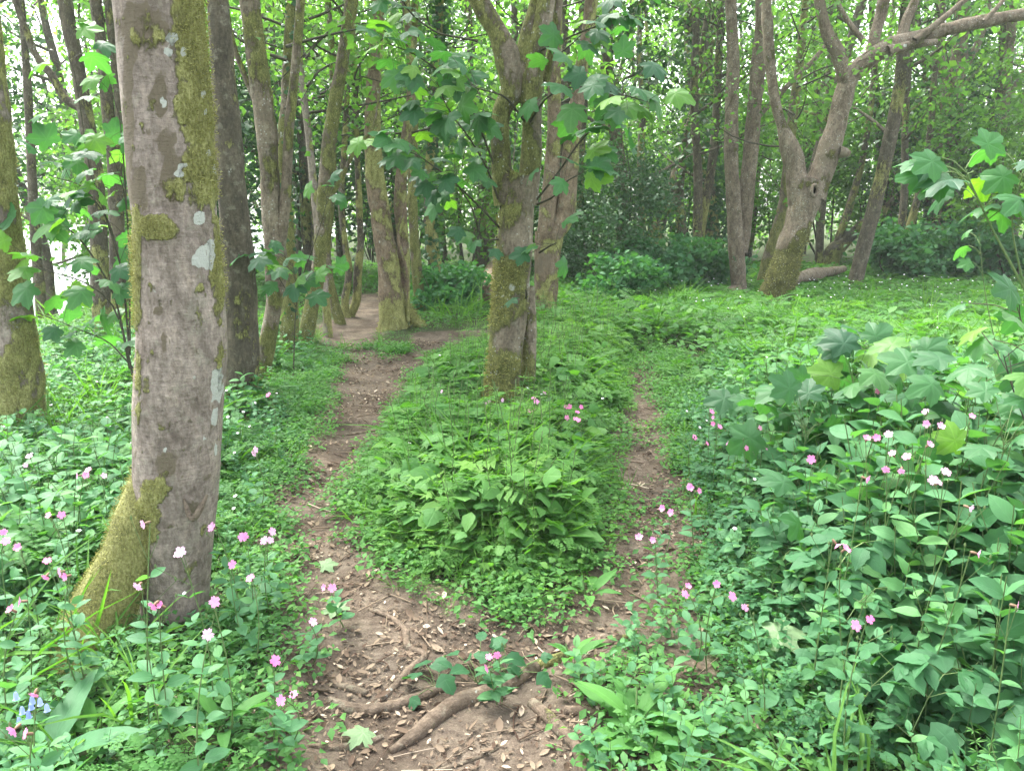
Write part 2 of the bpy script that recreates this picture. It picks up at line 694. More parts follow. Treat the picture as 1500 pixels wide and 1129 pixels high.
    L.new(bp.outputs[0], b.inputs['Normal'])
    L.new(b.outputs[0], out.inputs['Surface'])
    return m


M = {}
M['campion'] = leaf_mat("campion_leaf", [(0, (0.04, 0.12, 0.052)), (0.6, (0.07, 0.19, 0.08)), (1, (0.11, 0.25, 0.088))])
M['island'] = leaf_mat("herb_leaf", [(0, (0.045, 0.13, 0.025)), (0.6, (0.075, 0.20, 0.04)), (1, (0.13, 0.27, 0.05))], trans=0.42)
M['nettle'] = leaf_mat("nettle_leaf", [(0, (0.034, 0.11, 0.046)), (0.6, (0.058, 0.17, 0.068)), (1, (0.095, 0.23, 0.075))], nveins=9)
M['mat'] = leaf_mat("ground_leaf", [(0, (0.045, 0.135, 0.035)), (0.6, (0.075, 0.20, 0.05)), (1, (0.12, 0.26, 0.065))], trans=0.42)
M['syc'] = leaf_mat("sycamore_leaf", [(0, (0.03, 0.10, 0.045)), (0.6, (0.055, 0.165, 0.055)), (1, (0.13, 0.27, 0.04))], trans=0.5, rough=0.48, spec=0.32, nveins=5)
M['dock'] = leaf_mat("dock_leaf", [(0, (0.05, 0.15, 0.035)), (1, (0.09, 0.24, 0.05))], trans=0.4, nveins=10)
M['canopy'] = leaf_mat("canopy_leaf", [(0, (0.04, 0.10, 0.03)), (0.5, (0.085, 0.19, 0.048)), (1, (0.15, 0.28, 0.06))], trans=0.55, vein=0.0, tcol=(1.25, 1.4, .6))
M['dark'] = leaf_mat("evergreen_leaf", [(0, (0.018, 0.055, 0.022)), (0.7, (0.036, 0.095, 0.036)), (1, (0.07, 0.15, 0.04))], trans=0.25, rough=0.42, spec=0.3, vein=0.0)
M['grass'] = leaf_mat("grass_blade", [(0, (0.05, 0.14, 0.025)), (1, (0.12, 0.26, 0.05))], trans=0.4, vein=0.0)
M['pale'] = leaf_mat("pale_leaf", [(0, (0.11, 0.19, 0.09)), (1, (0.2, 0.29, 0.15))], trans=0.3, vein=0.1)
M['stem'] = plain_mat("green_stem", (0.07, 0.13, 0.04), (0.12, 0.17, 0.06), 60, 0.6)
M['twig'] = plain_mat("dark_twig", (0.03, 0.035, 0.022), (0.07, 0.06, 0.04), 50, 0.8)
M['litter'] = tint_mat("dead_leaf", [(0, (0.055, 0.032, 0.022)), (0.45, (0.125, 0.09, 0.062)), (0.85, (0.24, 0.186, 0.13)), (1, (0.5, 0.42, 0.32))], trans=0.1)
M['pink'] = tint_mat("pink_petal", [(0, (0.78, 0.16, 0.42)), (0.5, (0.80, 0.30, 0.56)), (1, (0.82, 0.55, 0.74))], 0.6, 0.2, 0.3)
M['calyx'] = plain_mat("calyx", (0.12, 0.09, 0.05), (0.2, 0.12, 0.08), 60, 0.7)
M['white'] = tint_mat("white_petal", [(0, (0.7, 0.72, 0.74)), (1, (0.82, 0.82, 0.8))], 0.6, 0.2, 0.25)
M['blue'] = tint_mat("blue_petal", [(0, (0.2, 0.28, 0.62)), (1, (0.36, 0.44, 0.75))], 0.6, 0.2, 0.25)
M['bark_grey'] = bark_mat("smooth_grey_bark", (0.205, 0.172, 0.145), (0.335, 0.29, 0.25))
M['bark_brown'] = bark_mat("brown_bark", (0.115, 0.092, 0.066), (0.225, 0.188, 0.142), moss=(0.07, 0.07, 0.02), moss2=(0.14, 0.14, 0.04), speck=.5)
M['bark_mossy'] = bark_mat("mossy_bark", (0.12, 0.1, 0.072), (0.25, 0.215, 0.16), moss=(0.125, 0.13, 0.042), moss2=(0.25, 0.255, 0.09), speck=.54)
M['bark_warm'] = bark_mat("warm_bark", (0.14, 0.105, 0.07), (0.225, 0.178, 0.122))
M['bark_far'] = bark_mat("far_bark", (0.065, 0.058, 0.042), (0.14, 0.122, 0.09))
M['root'] = bark_mat("root_bark", (0.105, 0.08, 0.058), (0.2, 0.155, 0.115))
M['moss'] = tint_mat("moss_tuft", [(0, (0.14, 0.14, 0.042)), (0.6, (0.29, 0.29, 0.095)), (1, (0.42, 0.42, 0.17))], 0.9, 0.1, 0.2)

# ground
gm, N, L, out = newmat("soil")
geo = N.new("ShaderNodeNewGeometry")


def gnoise(sc, det=6, rough=0.65):
    n = N.new("ShaderNodeTexNoise")
    n.inputs['Scale'].default_value = sc
    n.inputs['Detail'].default_value = det
    n.inputs['Roughness'].default_value = rough
    L.new(geo.outputs['Position'], n.inputs['Vector'])
    return n.outputs[0]


s1, s2, s3 = gnoise(1.8), gnoise(26.0), gnoise(140.0)
soil = ramp(N, [(0.32, (0.06, 0.046, 0.037)), (0.52, (0.122, 0.099, 0.075)), (0.7, (0.205, 0.174, 0.135))])
L.new(math_n(N, L, 'ADD', math_n(N, L, 'MULTIPLY', s2, 0.6), math_n(N, L, 'MULTIPLY', s3, 0.4)), soil.inputs[0])
big = ramp(N, [(0.35, (0.75, 0.75, 0.75)), (0.65, (1.2, 1.15, 1.12))])
L.new(s1, big.inputs[0])
c1 = mixc(N, L, 1.0, soil.outputs[0], big.outputs[0], 'MULTIPLY')
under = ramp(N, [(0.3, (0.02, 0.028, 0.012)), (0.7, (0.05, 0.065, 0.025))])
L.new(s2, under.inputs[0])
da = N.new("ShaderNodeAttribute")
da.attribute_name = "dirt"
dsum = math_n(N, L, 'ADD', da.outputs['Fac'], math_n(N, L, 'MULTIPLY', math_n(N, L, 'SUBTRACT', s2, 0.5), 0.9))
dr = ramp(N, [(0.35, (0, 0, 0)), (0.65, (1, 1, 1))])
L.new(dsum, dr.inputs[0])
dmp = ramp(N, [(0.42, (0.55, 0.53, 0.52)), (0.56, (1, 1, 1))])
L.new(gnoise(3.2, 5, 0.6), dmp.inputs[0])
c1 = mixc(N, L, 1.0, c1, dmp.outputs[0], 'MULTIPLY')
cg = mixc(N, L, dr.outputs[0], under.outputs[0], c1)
b = N.new("ShaderNodeBsdfPrincipled")
L.new(cg, b.inputs['Base Color'])
b.inputs['Roughness'].default_value = 0.95
b.inputs['Specular IOR Level'].default_value = 0.1
bp = N.new("ShaderNodeBump")
bp.inputs['Strength'].default_value = 0.8
bp.inputs['Distance'].default_value = 0.02
L.new(math_n(N, L, 'ADD', s2, math_n(N, L, 'MULTIPLY', s3, 0.5)), bp.inputs['Height'])
L.new(bp.outputs[0], b.inputs['Normal'])
L.new(b.outputs[0], out.inputs['Surface'])
M['soil'] = gm
M['lane'] = plain_mat("grey_track", (0.2, 0.2, 0.2), (0.34, 0.34, 0.33), 12, 0.8)
wm, N, L, out = newmat("still_water")
b = N.new("ShaderNodeBsdfPrincipled")
b.inputs['Base Color'].default_value = (0.1, 0.13, 0.14, 1)
b.inputs['Roughness'].default_value = 0.22
b.inputs['Specular IOR Level'].default_value = 1.0
nz = N.new("ShaderNodeTexNoise")
nz.inputs['Scale'].default_value = 2.0
bp = N.new("ShaderNodeBump")
bp.inputs['Strength'].default_value = 0.15
L.new(nz.outputs[0], bp.inputs['Height'])
L.new(bp.outputs[0], b.inputs['Normal'])
L.new(b.outputs[0], out.inputs['Surface'])
M['water'] = wm

# ------------------------------------------------------------------ ground, path, lane, water
STEP = 0.07
gx = np.arange(-9.8, 10.01, STEP)
gy = np.arange(0.3, 17.0, STEP)
X, Y_ = np.meshgrid(gx, gy)
G = np.column_stack([X.ravel(), Y_.ravel()])
gz = hgt(G)
gsd = path_sd(G)
nx_, ny_ = len(gx), len(gy)
idx = np.arange(nx_ * ny_).reshape(ny_, nx_)
Q = np.stack([idx[:-1, :-1], idx[:-1, 1:], idx[1:, 1:], idx[1:, :-1]], -1).reshape(-1, 4)
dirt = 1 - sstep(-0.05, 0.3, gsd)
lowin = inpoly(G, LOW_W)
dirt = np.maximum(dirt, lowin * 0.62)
onpath = gsd[Q].mean(1) < 0.0
V3 = np.column_stack([G, gz])


def sub_mesh(name, sel):
    q = Q[sel]
    used, inv = np.unique(q, return_inverse=True)
    return mesh_from(name, V3[used], inv.reshape(-1, 4), mats=[M['soil']], attrs={'dirt': dirt[used]})


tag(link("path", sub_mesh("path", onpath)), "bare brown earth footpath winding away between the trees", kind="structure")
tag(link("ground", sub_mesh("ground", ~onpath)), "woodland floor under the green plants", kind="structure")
fx, fy = np.arange(-120, 121, 2.0), np.arange(-20, 161, 2.0)
X, Y_ = np.meshgrid(fx, fy)
G2 = np.column_stack([X.ravel(), Y_.ravel()])
hz = hgt(G2, False) - 0.12
idx = np.arange(len(fx) * len(fy)).reshape(len(fy), len(fx))
Q2 = np.stack([idx[:-1, :-1], idx[:-1, 1:], idx[1:, 1:], idx[1:, :-1]], -1).reshape(-1, 4)
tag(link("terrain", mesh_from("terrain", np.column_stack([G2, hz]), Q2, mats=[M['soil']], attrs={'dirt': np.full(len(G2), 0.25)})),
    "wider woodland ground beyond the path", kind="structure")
lp = [gp(20, 552), gp(128, 548), gp(122, 528), gp(30, 532)]
lz = float(hgt(np.array([lp[0][:2], lp[1][:2], lp[2][:2]]), False).mean()) + 0.05
lv = np.array([[p[0], p[1], lz] for p in lp] + [[p[0], p[1], lz - 0.1] for p in lp])
tag(link("track", mesh_from("track", lv, [(0, 1, 2, 3), (4, 7, 6, 5), (0, 4, 5, 1), (1, 5, 6, 2), (2, 6, 7, 3), (3, 7, 4, 0)], mats=[M['lane']], smooth=False)),
    "patch of pale grey track seen beyond the left bank", kind="structure")
wv = np.array([[-110, 16, -1.55], [-9.0, 16, -1.55], [-9.0, 150, -1.55], [-110, 150, -1.55]])
tag(link("water", mesh_from("water", wv, [(0, 1, 2, 3)], mats=[M['water']])), "pale bright water glimpsed through the leaves", kind="structure")

# ------------------------------------------------------------------ plant templates
oval = [leaf_oval(1, 0.55, 5, 0.22, 0.25, 0.45, seed=i) for i in range(3)]
oval_lo = [leaf_oval(1, 0.58, 3, 0.2, 0.25, 0.45, seed=i) for i in range(3)]
nett = [leaf_oval(1, 0.62, 7, 0.2, 0.3, 0.36, serr=0.09, seed=i) for i in range(3)]
longl = [leaf_oval(1, 0.3, 6, 0.25, 0.5, 0.5, seed=i) for i in range(3)]
syc = [leaf_lobed(1, 5, 0.36, 0.2 + 0.12 * i, 0.05, seed=i, per=8) for i in range(3)]
ger = [leaf_lobed(1, 7, 0.62, 0.1, 0.0, seed=i, per=2) for i in range(2)]
buds = [leaf_lobed(1, 3, 0.34, 0.2, 0.05, seed=i, per=4) for i in range(2)]
card = [leaf_oval(1, 0.62, 2, 0.3, 0.3, 0.45, seed=i) for i in range(2)]
blade = leaf_oval(1, 0.035, 4, 0.3, 0.55, 0.3)


def rleaf(r, kind, p, d, size, n=(0, 0, 1), dt=0.0, m=None, roll=0.35):
    nn = np.asarray(n) + r.normal(0, roll, 3)
    t = kind[r.integers(len(kind))]
    return xf(t, frame(np.asarray(d), nn) * size, p, dt, m)


def p_campion(r, h=0.45, pairs=5, leaf=oval, ls=0.10, branchy=True):
    lean = r.normal(0, 0.07, 2)
    top = np.array([lean[0] * h * 2, lean[1] * h * 2, h])
    pts = curve3((0, 0, 0), top, 0, 6, (r.normal(0, .02), r.normal(0, .02), 0))
    out = [tube_t(pts, np.linspace(0.0035, 0.0018, 6), 3)]
    a0 = r.random() * 6.28
    for i in range(pairs):
        s = 0.15 + 0.85 * (i + 0.2 * r.random()) / pairs
        p = pts[0] * (1 - s) + top * s
        a = a0 + i * 1.57 + r.normal(0, 0.2)
        sz = ls * (1.15 - 0.5 * s) * (0.75 + 0.5 * r.random())
        for sg in (0, math.pi):
            el = 0.1 + 0.55 * s + r.normal(0, 0.2)
            d = np.array([math.cos(a + sg) * math.cos(el), math.sin(a + sg) * math.cos(el), math.sin(el)])
            out.append(rleaf(r, leaf, p, d, sz, dt=r.normal(0, 0.1) + 0.22 * s))
    return join(out)


def p_clump(r, n=11, h=0.2, leaf=ger, ls=0.09, spread_=0.14, tilt=0.3):
    out = []
    for i in range(n):
        a = r.random() * 6.28
        rad = spread_ * math.sqrt(r.random())
        hh = h * (0.45 + 0.65 * r.random())
        tip = np.array([math.cos(a) * rad, math.sin(a) * rad, hh])
        out.append(tube_t(curve3((0, 0, 0), tip, 0, 3, (0, 0, 0.02)), 0.0014, 3))
        d = np.array([math.cos(a), math.sin(a), r.normal(-0.15, tilt)])
        out.append(rleaf(r, leaf, tip, d, ls * (0.65 + 0.6 * r.random()), dt=r.normal(0, 0.13), roll=0.3))
    return join(out)


def p_tiny(r, n=24, h=0.07, ls=0.028, spread_=0.12):
    out = []
    for i in range(n):
        a = r.random() * 6.28
        rad = spread_ * math.sqrt(r.random())
        p = (math.cos(a) * rad, math.sin(a) * rad, h * (0.2 + 0.8 * r.random()))
        b_ = r.random() * 6.28
        out.append(rleaf(r, card, p, (math.cos(b_), math.sin(b_), r.normal(0.1, 0.3)), ls * (0.6 + 0.8 * r.random()), dt=r.normal(0, 0.15)))
    return join(out)


def p_rosette(r, n=8, L_=0.22, leaf=longl, el0=0.9):
    out = []
    for i in range(n):
        a = i * 2.4 + r.normal(0, 0.2)
        el = el0 * (0.45 + 0.6 * r.random())
        d = np.array([math.cos(a) * math.cos(el), math.sin(a) * math.cos(el), math.sin(el)])
        out.append(rleaf(r, leaf, d * 0.02, d, L_ * (0.7 + 0.5 * r.random()), dt=r.normal(0, 0.12), roll=0.15))
    return join(out)


def p_grass(r, n=14, L_=0.25):
    out = []
    for i in range(n):
        a = r.random() * 6.28
        el = 0.7 + 0.75 * r.random()
        d = np.array([math.cos(a) * math.cos(el), math.sin(a) * math.cos(el), math.sin(el)])
        out.append(rleaf(r, [blade], (0.03 * math.cos(a), 0.03 * math.sin(a), 0), d, L_ * (0.6 + 0.6 * r.random()), dt=r.random() * 0.4 - 0.2))
    return join(out)


def p_bramble(r, L_=0.7, ls=0.09):
    a = r.random() * 6.28
    end = np.array([math.cos(a) * L_ * 0.6, math.sin(a) * L_ * 0.6, L_ * 0.45])
    pts = curve3((0, 0, 0), end, L_ * 0.25, 7, (0, 0, L_ * 0.3))
    out = [tube_t(pts, np.linspace(0.004, 0.0015, 7), 3)]
    for i in range(1, 7):
        for k in range(2):
            b_ = a + r.normal(0, 0.4) + (1.3 if (i + k) % 2 else -1.3)
            d = np.array([math.cos(b_), math.sin(b_), 0.35 + r.normal(0, .2)])
            q = pts[i] + unit(d) * 0.06
            out.append(tube_t([pts[i], q], 0.0012, 3))
            for da in (-0.95, 0, 0.95):
                dd = np.array([math.cos(b_ + da), math.sin(b_ + da), r.normal(-0.1, .15)])
                out.append(rleaf(r, nett, q, dd, ls * (1.0 if da == 0 else 0.82) * (0.85 + 0.3 * r.random()), dt=r.normal(0, 0.1), roll=.2))
    return join(out)


def p_parsley(r, n=6, h=.26, L_=.2):
    """ferny divided leaves on stalks"""
    out = []
    for i in range(n):
        a = i * 2.4 + r.normal(0, .3)
        hh = h * (.5 + .6 * r.random())
        tip = np.array([math.cos(a) * .07, math.sin(a) * .07, hh])
        out.append(tube_t(curve3((0, 0, 0), tip, 0, 3), .0014, 3))
        d = np.array([math.cos(a), math.sin(a), r.normal(0, .25)])
        B = frame(d, np.array([0, 0, 1.]) + r.normal(0, .25, 3))
        dt = r.normal(0, .12)
        Ls = L_ * (.7 + .5 * r.random())
        for k in range(7):
            f = .1 + .85 * k / 7
            for sg in (-1, 1):
                w = (1 - f * .75) * .5
                for m_ in range(3):
                    q = np.array([sg * w * (m_ + .3) / 3, f + .12 * (m_ / 3), -.25 * f * f]) * Ls
                    out.append(xf(card[k % 2], B @ frame(np.array([sg * .9, .6 + r.normal(0, .2), 0]), np.array([0, r.normal(0, .3), 1])) * (Ls * .16 * (1 - f * .5) * 1.5), tip + B @ q, dt + r.normal(0, .06)))
    return join(out)


def p_cleavers(r, h=.35, whorls=8):
    lean = r.normal(0, .25, 2)
    top = np.array([lean[0] * h, lean[1] * h, h])
    pts = curve3((0, 0, 0), top, 0, 5, (r.normal(0, .03), r.normal(0, .03), 0))
    out = [tube_t(pts, .0014, 3)]
    for i in range(whorls):
        f = .15 + .85 * i / whorls
        p = np.array([np.interp(f, np.linspace(0, 1, 5), pts[:, c]) for c in range(3)])
        for k in range(6):
            a = k * 1.047 + i * .5
            out.append(rleaf(r, [leaf_oval(1, .2, 2, .2, .3)], p, (math.cos(a), math.sin(a), .35), .04 * (1.1 - .5 * f), dt=.15 * f + r.normal(0, .08)))
    return join(out)


def variants(fn, cnt, seed, **kw):
    return [fn(np.random.default_rng(seed + i), **kw) for i in range(cnt)]


V_camp = variants(p_campion, 6, 100, ls=.118)
V_camp_tall = variants(p_campion, 5, 140, h=0.62, pairs=7, ls=0.13)
V_nett = variants(p_campion, 6, 200, h=0.55, pairs=7, leaf=nett, ls=0.118)
V_clump = variants(p_clump, 5, 300, n=13, ls=.075)
V_clump_lo = variants(p_clump, 5, 320, n=10, h=0.17, leaf=oval_lo, ls=0.085, spread_=0.16, tilt=0.5)
V_pars = variants(p_parsley, 4, 800)
V_clea = variants(p_cleavers, 4, 820)
V_tiny = variants(p_tiny, 5, 400)
V_rose = variants(p_rosette, 5, 500)
V_grass = variants(p_grass, 5, 600)
V_bram = variants(p_bramble, 5, 700)
V_lob = variants(p_clump, 5, 360, n=11, h=0.23, leaf=buds, ls=0.085, spread_=0.15, tilt=0.4)


def cover(name, label, vari, P, scale, tint, mats, tilt=0.12, r=rng):
    """one 'stuff' object of many plants standing at the ground points P"""
    n = len(P)
    if n == 0:
        return
    z = hgt(P)
    which = r.integers(len(vari), size=n)
    out = []
    for k in range(len(vari)):
        s = which == k
        c = int(s.sum())
        if not c:
            continue
        Mx = rotz(r.random(c) * 6.283)
        tl = r.normal(0, tilt, (c, 2))
        up = unit(np.column_stack([tl, np.ones(c)]))
        x = unit(np.cross(np.tile([0, 1.0, 0], (c, 1)), up))
        B = np.stack([x, np.cross(up, x), up], -1)
        Mx = np.einsum('nij,njk->nik', B, Mx) * scale[s][:, None, None]
        out.append(spread(vari[k], np.column_stack([P[s], z[s] - 0.005]), Mx, tint[s]))
    t = join(out)
    o = link(name, tmesh(name, t, mats))
    return tag(o, label, kind="stuff")


def scatter_pts(n, x0, x1, y0, y1, r=rng):
    return np.column_stack([x0 + (x1 - x0) * r.random(n), y0 + (y1 - y0) * r.random(n)])


def in_view(P, margin=0.5):
    return (np.abs(P[:, 0]) < (P[:, 1] * 0.68 + margin)) & (P[:, 1] > 1.3)


def pnoise(P, s, seed):
    return fbm(np.column_stack([P, np.zeros(len(P))]) / s, 3, seed)


TREE_BASES = []          # (x, y, r): no plants inside a trunk


def keep_clear(P):
    ok = np.ones(len(P), bool)
    for x, y, r in TREE_BASES:
        ok &= np.hypot(P[:, 0] - x, P[:, 1] - y) > r
    return ok

# ------------------------------------------------------------------ trees
def moss_tufts(name, V, Nn, w, n, size, parent, r, tmat='moss', bias=0.0):
    """small moss blades standing on the mossy part of a trunk; a part of the tree"""
    p = np.clip(w, 0, None)
    if p.sum() <= 0:
        return
    i = r.choice(len(V), n, p=p / p.sum())
    pos = V[i] + r.normal(0, 0.006, (n, 3))
    d = unit(Nn[i] + r.normal(0, 0.55, (n, 3)) + np.array([0, 0, 0.2]))
    Mx = frame(d, r.normal(0, 1, (n, 3))) * (size * (0.5 + r.random(n)))[:, None, None]
    t = spread(leaf_oval(1, 0.35, 2, 0.2, 0.4), pos, Mx, np.clip(0.35 + bias + 0.3 * r.normal(0, 0.7, n), 0, 1))
    return link(name, tmesh(name, t, [M[tmat]]), parent)


def stem_world(px, Y0, dY=0.0, grow=0.0):
    """photo outline of a stem -> world centre points and radii, at the tree's own distance"""
    pts, rad = [], []
    n = len(px)
    for i, p in enumerate(px):
        Yi = Y0 + (p[3] if len(p) > 3 else dY * i / max(1, n - 1))
        pts.append(at(p[0], p[1], Yi))
        rad.append(0.5 * p[2] / F * depth(p[0], p[1], Yi))
    pts, rad = np.array(pts), np.array(rad)
    if grow:
        d = unit(pts[-1] - pts[-2])
        d = unit(d * np.array([.6, .6, 1]) + np.array([0, 0, .5]))
        q = [pts[-1] + d * grow * 0.5, pts[-1] + d * grow + np.array([0, 0, .1])]
        pts = np.vstack([pts, q])
        rad = np.concatenate([rad, [rad[-1] * 0.75, rad[-1] * 0.4]])
    return pts, rad


def crown_mesh(seed, n=500, rad=(1.7, 1.7, 1.3), size=0.16, mat='canopy', clumps=22, leafset=None):
    r = np.random.default_rng(seed)
    c = r.normal(0, 0.55, (clumps, 3)) * np.array(rad)
    k = r.integers(clumps, size=n)
    pos = c[k] + r.normal(0, 0.28, (n, 3)) * np.array([1, 1, .6])
    a = r.random(n) * 6.283
    d = np.column_stack([np.cos(a), np.sin(a), r.normal(-0.35, 0.4, n)])
    Mx = frame(d, r.normal(0, .45, (n, 3)) + np.array([0, 0, 1])) * (size * (0.6 + 0.7 * r.random(n)))[:, None, None]
    t = spread((leafset or card)[0], pos, Mx, np.clip(0.5 + 0.35 * (r.random(clumps)[k] - 0.5) * 2 + r.normal(0, .12, n), 0, 1))
    return tmesh("crown", t, [M[mat]])


def spray_crown(seed, n=1100, h=4.5, rad=1.5, size=.105, mat='canopy'):
    """leafy side branches up a trunk"""
    r = np.random.default_rng(seed)
    ts, cen = [], []
    for i in range(16):
        z = h * (i + r.random()) / 16
        a = r.random() * 6.28
        Lb = rad * (.5 + .7 * r.random())
        e = np.array([math.cos(a) * Lb, math.sin(a) * Lb, z + .25 + .4 * r.random()])
        pts = curve3((0, 0, z), e, 0, 6, (r.normal(0, .12), r.normal(0, .12), r.normal(0, .08)))
        ts.append(tube_t(pts, np.linspace(.018, .005, 6), 4, 1))
        cen += [pts[3], pts[4], pts[5], pts[5] + r.normal(0, .25, 3)]
        for k in range(2):
            q = pts[r.integers(2, 5)]
            e2 = q + r.normal(0, .4, 3)
            ts.append(tube_t(curve3(q, e2, .05, 4), np.linspace(.008, .003, 4), 3, 1))
            cen.append(e2)
    cen = np.array(cen)
    k = r.integers(len(cen), size=n)
    pos = cen[k] + r.normal(0, .2, (n, 3)) * [1, 1, .6]
    a = r.random(n) * 6.283
    d = np.column_stack([np.cos(a), np.sin(a), r.normal(-.35, .35, n)])
    Mx = frame(d, r.normal(0, .5, (n, 3)) + [0, 0, .8]) * (size * (.5 + .8 * r.random(n)))[:, None, None]
    t = spread(card[0], pos, Mx, np.clip(.6 + .5 * (r.random(len(cen))[k] - .5) + r.normal(0, .12, n), 0, 1))
    return tmesh("crown", join([t] + ts), [M[mat], M['twig']])


SPRAYS = [spray_crown(60 + i) for i in range(3)]
CROWNS = [crown_mesh(40 + i) for i in range(3)]


def tree(label, Y0, stems, bark='bark_grey', name='tree', cat='tree', mossy=0.35, mosstop=0.0, k=16, step=0.06, amp=0.06, lump=0.25, seed=1,
         tufts=0, tuft_size=0.018, crown=True, base_px=None, group=None, mask=None, mside=(0.6, -0.3), flare=1.35, clear=None, basemoss=None):
    """stems: list of (part_name, px list, grow). The first is the trunk."""
    b = base_px or stems[0][1][0]
    loc = at(b[0], b[1], Y0)
    loc[2] = float(hgt(np.array([loc[:2]]))[0])
    root = empty(name, loc, label, cat, group)
    r0 = 0.5 * stems[0][1][0][2] / F * depth(b[0], b[1], Y0)
    TREE_BASES.append((loc[0], loc[1], clear if clear else r0 * 1.15 + 0.02))
    r = np.random.default_rng(seed)
    for si, st in enumerate(stems):
        nm, px, grow = st[0], st[1], st[2]
        Yb = Y0 + (st[3] if len(st) > 3 else 0)
        pts, rad = stem_world(px, Yb, 0.0, grow)
        if si == 0:
            # carry the trunk down into the soil with a root flare
            base = pts[0].copy()
            low = base + (base - pts[1]) * 0.0
            low[2] = loc[2] - 0.12
            if base[2] - low[2] > 0.05:
                pts = np.vstack([low, pts])
                rad = np.concatenate([[rad[0] * flare], rad])
        kk = k if si == 0 else max(8, int(k * 0.75))
        V, Qd, par, nr, rr = tuber(pts, rad, kk, step, amp, seed + si * 7, lump if nm != 'root' else .4)
        hrel = V[:, 2] - loc[2]
        nz1 = fbm(V / 0.22, 3, seed + 31)
        nz2 = fbm(V / 0.4, 3, seed + 61)
        side = nr[:, 0] * mside[0] + nr[:, 1] * mside[1]
        moss = mossy + 0.55 * np.exp(-np.clip(hrel, 0, None) / 0.35) * (mossy > 0) + 0.28 * side + (nz1 - 0.5) * 1.5 + mosstop * np.clip((hrel - 1.2) / 3, 0, 1)
        if basemoss:
            moss = moss + basemoss * (1 - sstep(.5, 1.4, hrel + (nz2 - .5)))
        dark = 0.22 + (nz2 - 0.5) * 1.3
        lich = 0.08 + (fbm(V / 0.13, 3, seed + 91) - 0.5) * 1.15
        if mask is not None:
            moss, dark, lich = mask(nm, V, nr, par, pts, moss, dark, lich)
        moss, dark, lich = np.clip(moss, 0, 1), np.clip(dark, 0, 1), np.clip(lich, 0, 1)
        V = V + nr * (0.006 * sstep(0.4, 0.7, moss))[:, None]
        me = mesh_from(nm, V - loc, Qd, mats=[M[bark]], attrs={'moss': moss, 'dark': dark, 'lichen': lich})
        part = link(nm, me, root)
        if tufts and (si == 0 or nm == 'root'):
            vis = (nr[:, 1] < 0.5) * sstep(0.45, 1.0, moss) * rr
            moss_tufts("moss", V - loc, nr, vis, tufts, tuft_size, root, r)
        if crown and grow >= 2 and si < 3:
            c = link("crown", CROWNS[(seed + si) % 3], root, Vector(pts[-1] - loc))
            c.rotation_euler = (0, 0, r.random() * 6)
    if Y0 > 7 and crown and loc[0] > -4.6:
        tp = stem_world(stems[0][1], Y0)[0]
        j = int(np.argmin(np.abs(tp[:, 2] - (loc[2] + 3.0))))
        c = link("crown", SPRAYS[seed % 3], root, Vector((tp[j][0] - loc[0], tp[j][1] - loc[1] + .95, 2.5)))
        c.rotation_euler = (0, 0, r.random() * 6)
    return root


# --- the big near trunk on the left -------------------------------------------------
MOSSP = [(288, 0, 40, 60, 1), (288, 70, 40, 70, 1), (294, 160, 36, 75, 1), (298, 250, 34, 62, .95), (318, 390, 14, 80, .85), (322, 520, 6, 60, .6), (228, 334, 34, 21, 1), (226, 718, 26, 20, 1),
         (200, 390, 9, 110, .9), (215, 55, 30, 22, .62), (258, 280, 22, 26, .6), (203, 560, 5, 80, .7), (212, 760, 26, 40, 1), (318, 200, 8, 90, .6)]
DARKP = [(212, 40, 42, 40, .9), (234, 140, 15, 32, .9), (245, 212, 16, 26, .85), (255, 262, 24, 38, .9), (188, 150, 10, 170, .8), (204, 280, 16, 40, .8), (233, 455, 8, 8, .8),
         (242, 680, 20, 21, .85), (240, 505, 6, 30, .6), (222, 480, 8, 20, .5), (285, 742, 22, 14, .55), (320, 450, 6, 30, .5), (310, 620, 5, 30, .5)]
LICHP = [(252, 57, 9, 8, 1), (247, 77, 9, 7, 1), (267, 78, 4, 7, 1), (293, 322, 10, 11, .95), (296, 378, 12, 18, 1), (307, 372, 6, 24, 1), (318, 566, 10, 27, 1), (315, 610, 6, 14, .8),
         (270, 240, 11, 3.5, 1), (263, 254, 8, 7, 1), (296, 138, 4, 6, 1), (299, 165, 3.5, 5, 1), (312, 250, 4, 8, .9), (304, 225, 4, 5, .9), (238, 152, 9, 12, .7), (242, 660, 4, 4, .8), (300, 640, 4, 5, .7), (316, 660, 3, 9, .8)]
T1_PX = [(257, 905, 96), (257, 840, 98), (257, 770, 110), (259, 700, 120), (262, 600, 122), (266, 500, 123), (262, 400, 117), (255, 300, 117), (248, 200, 118), (240, 100, 119), (231, 0, 121), (222, -120, 120), (215, -260, 116)]


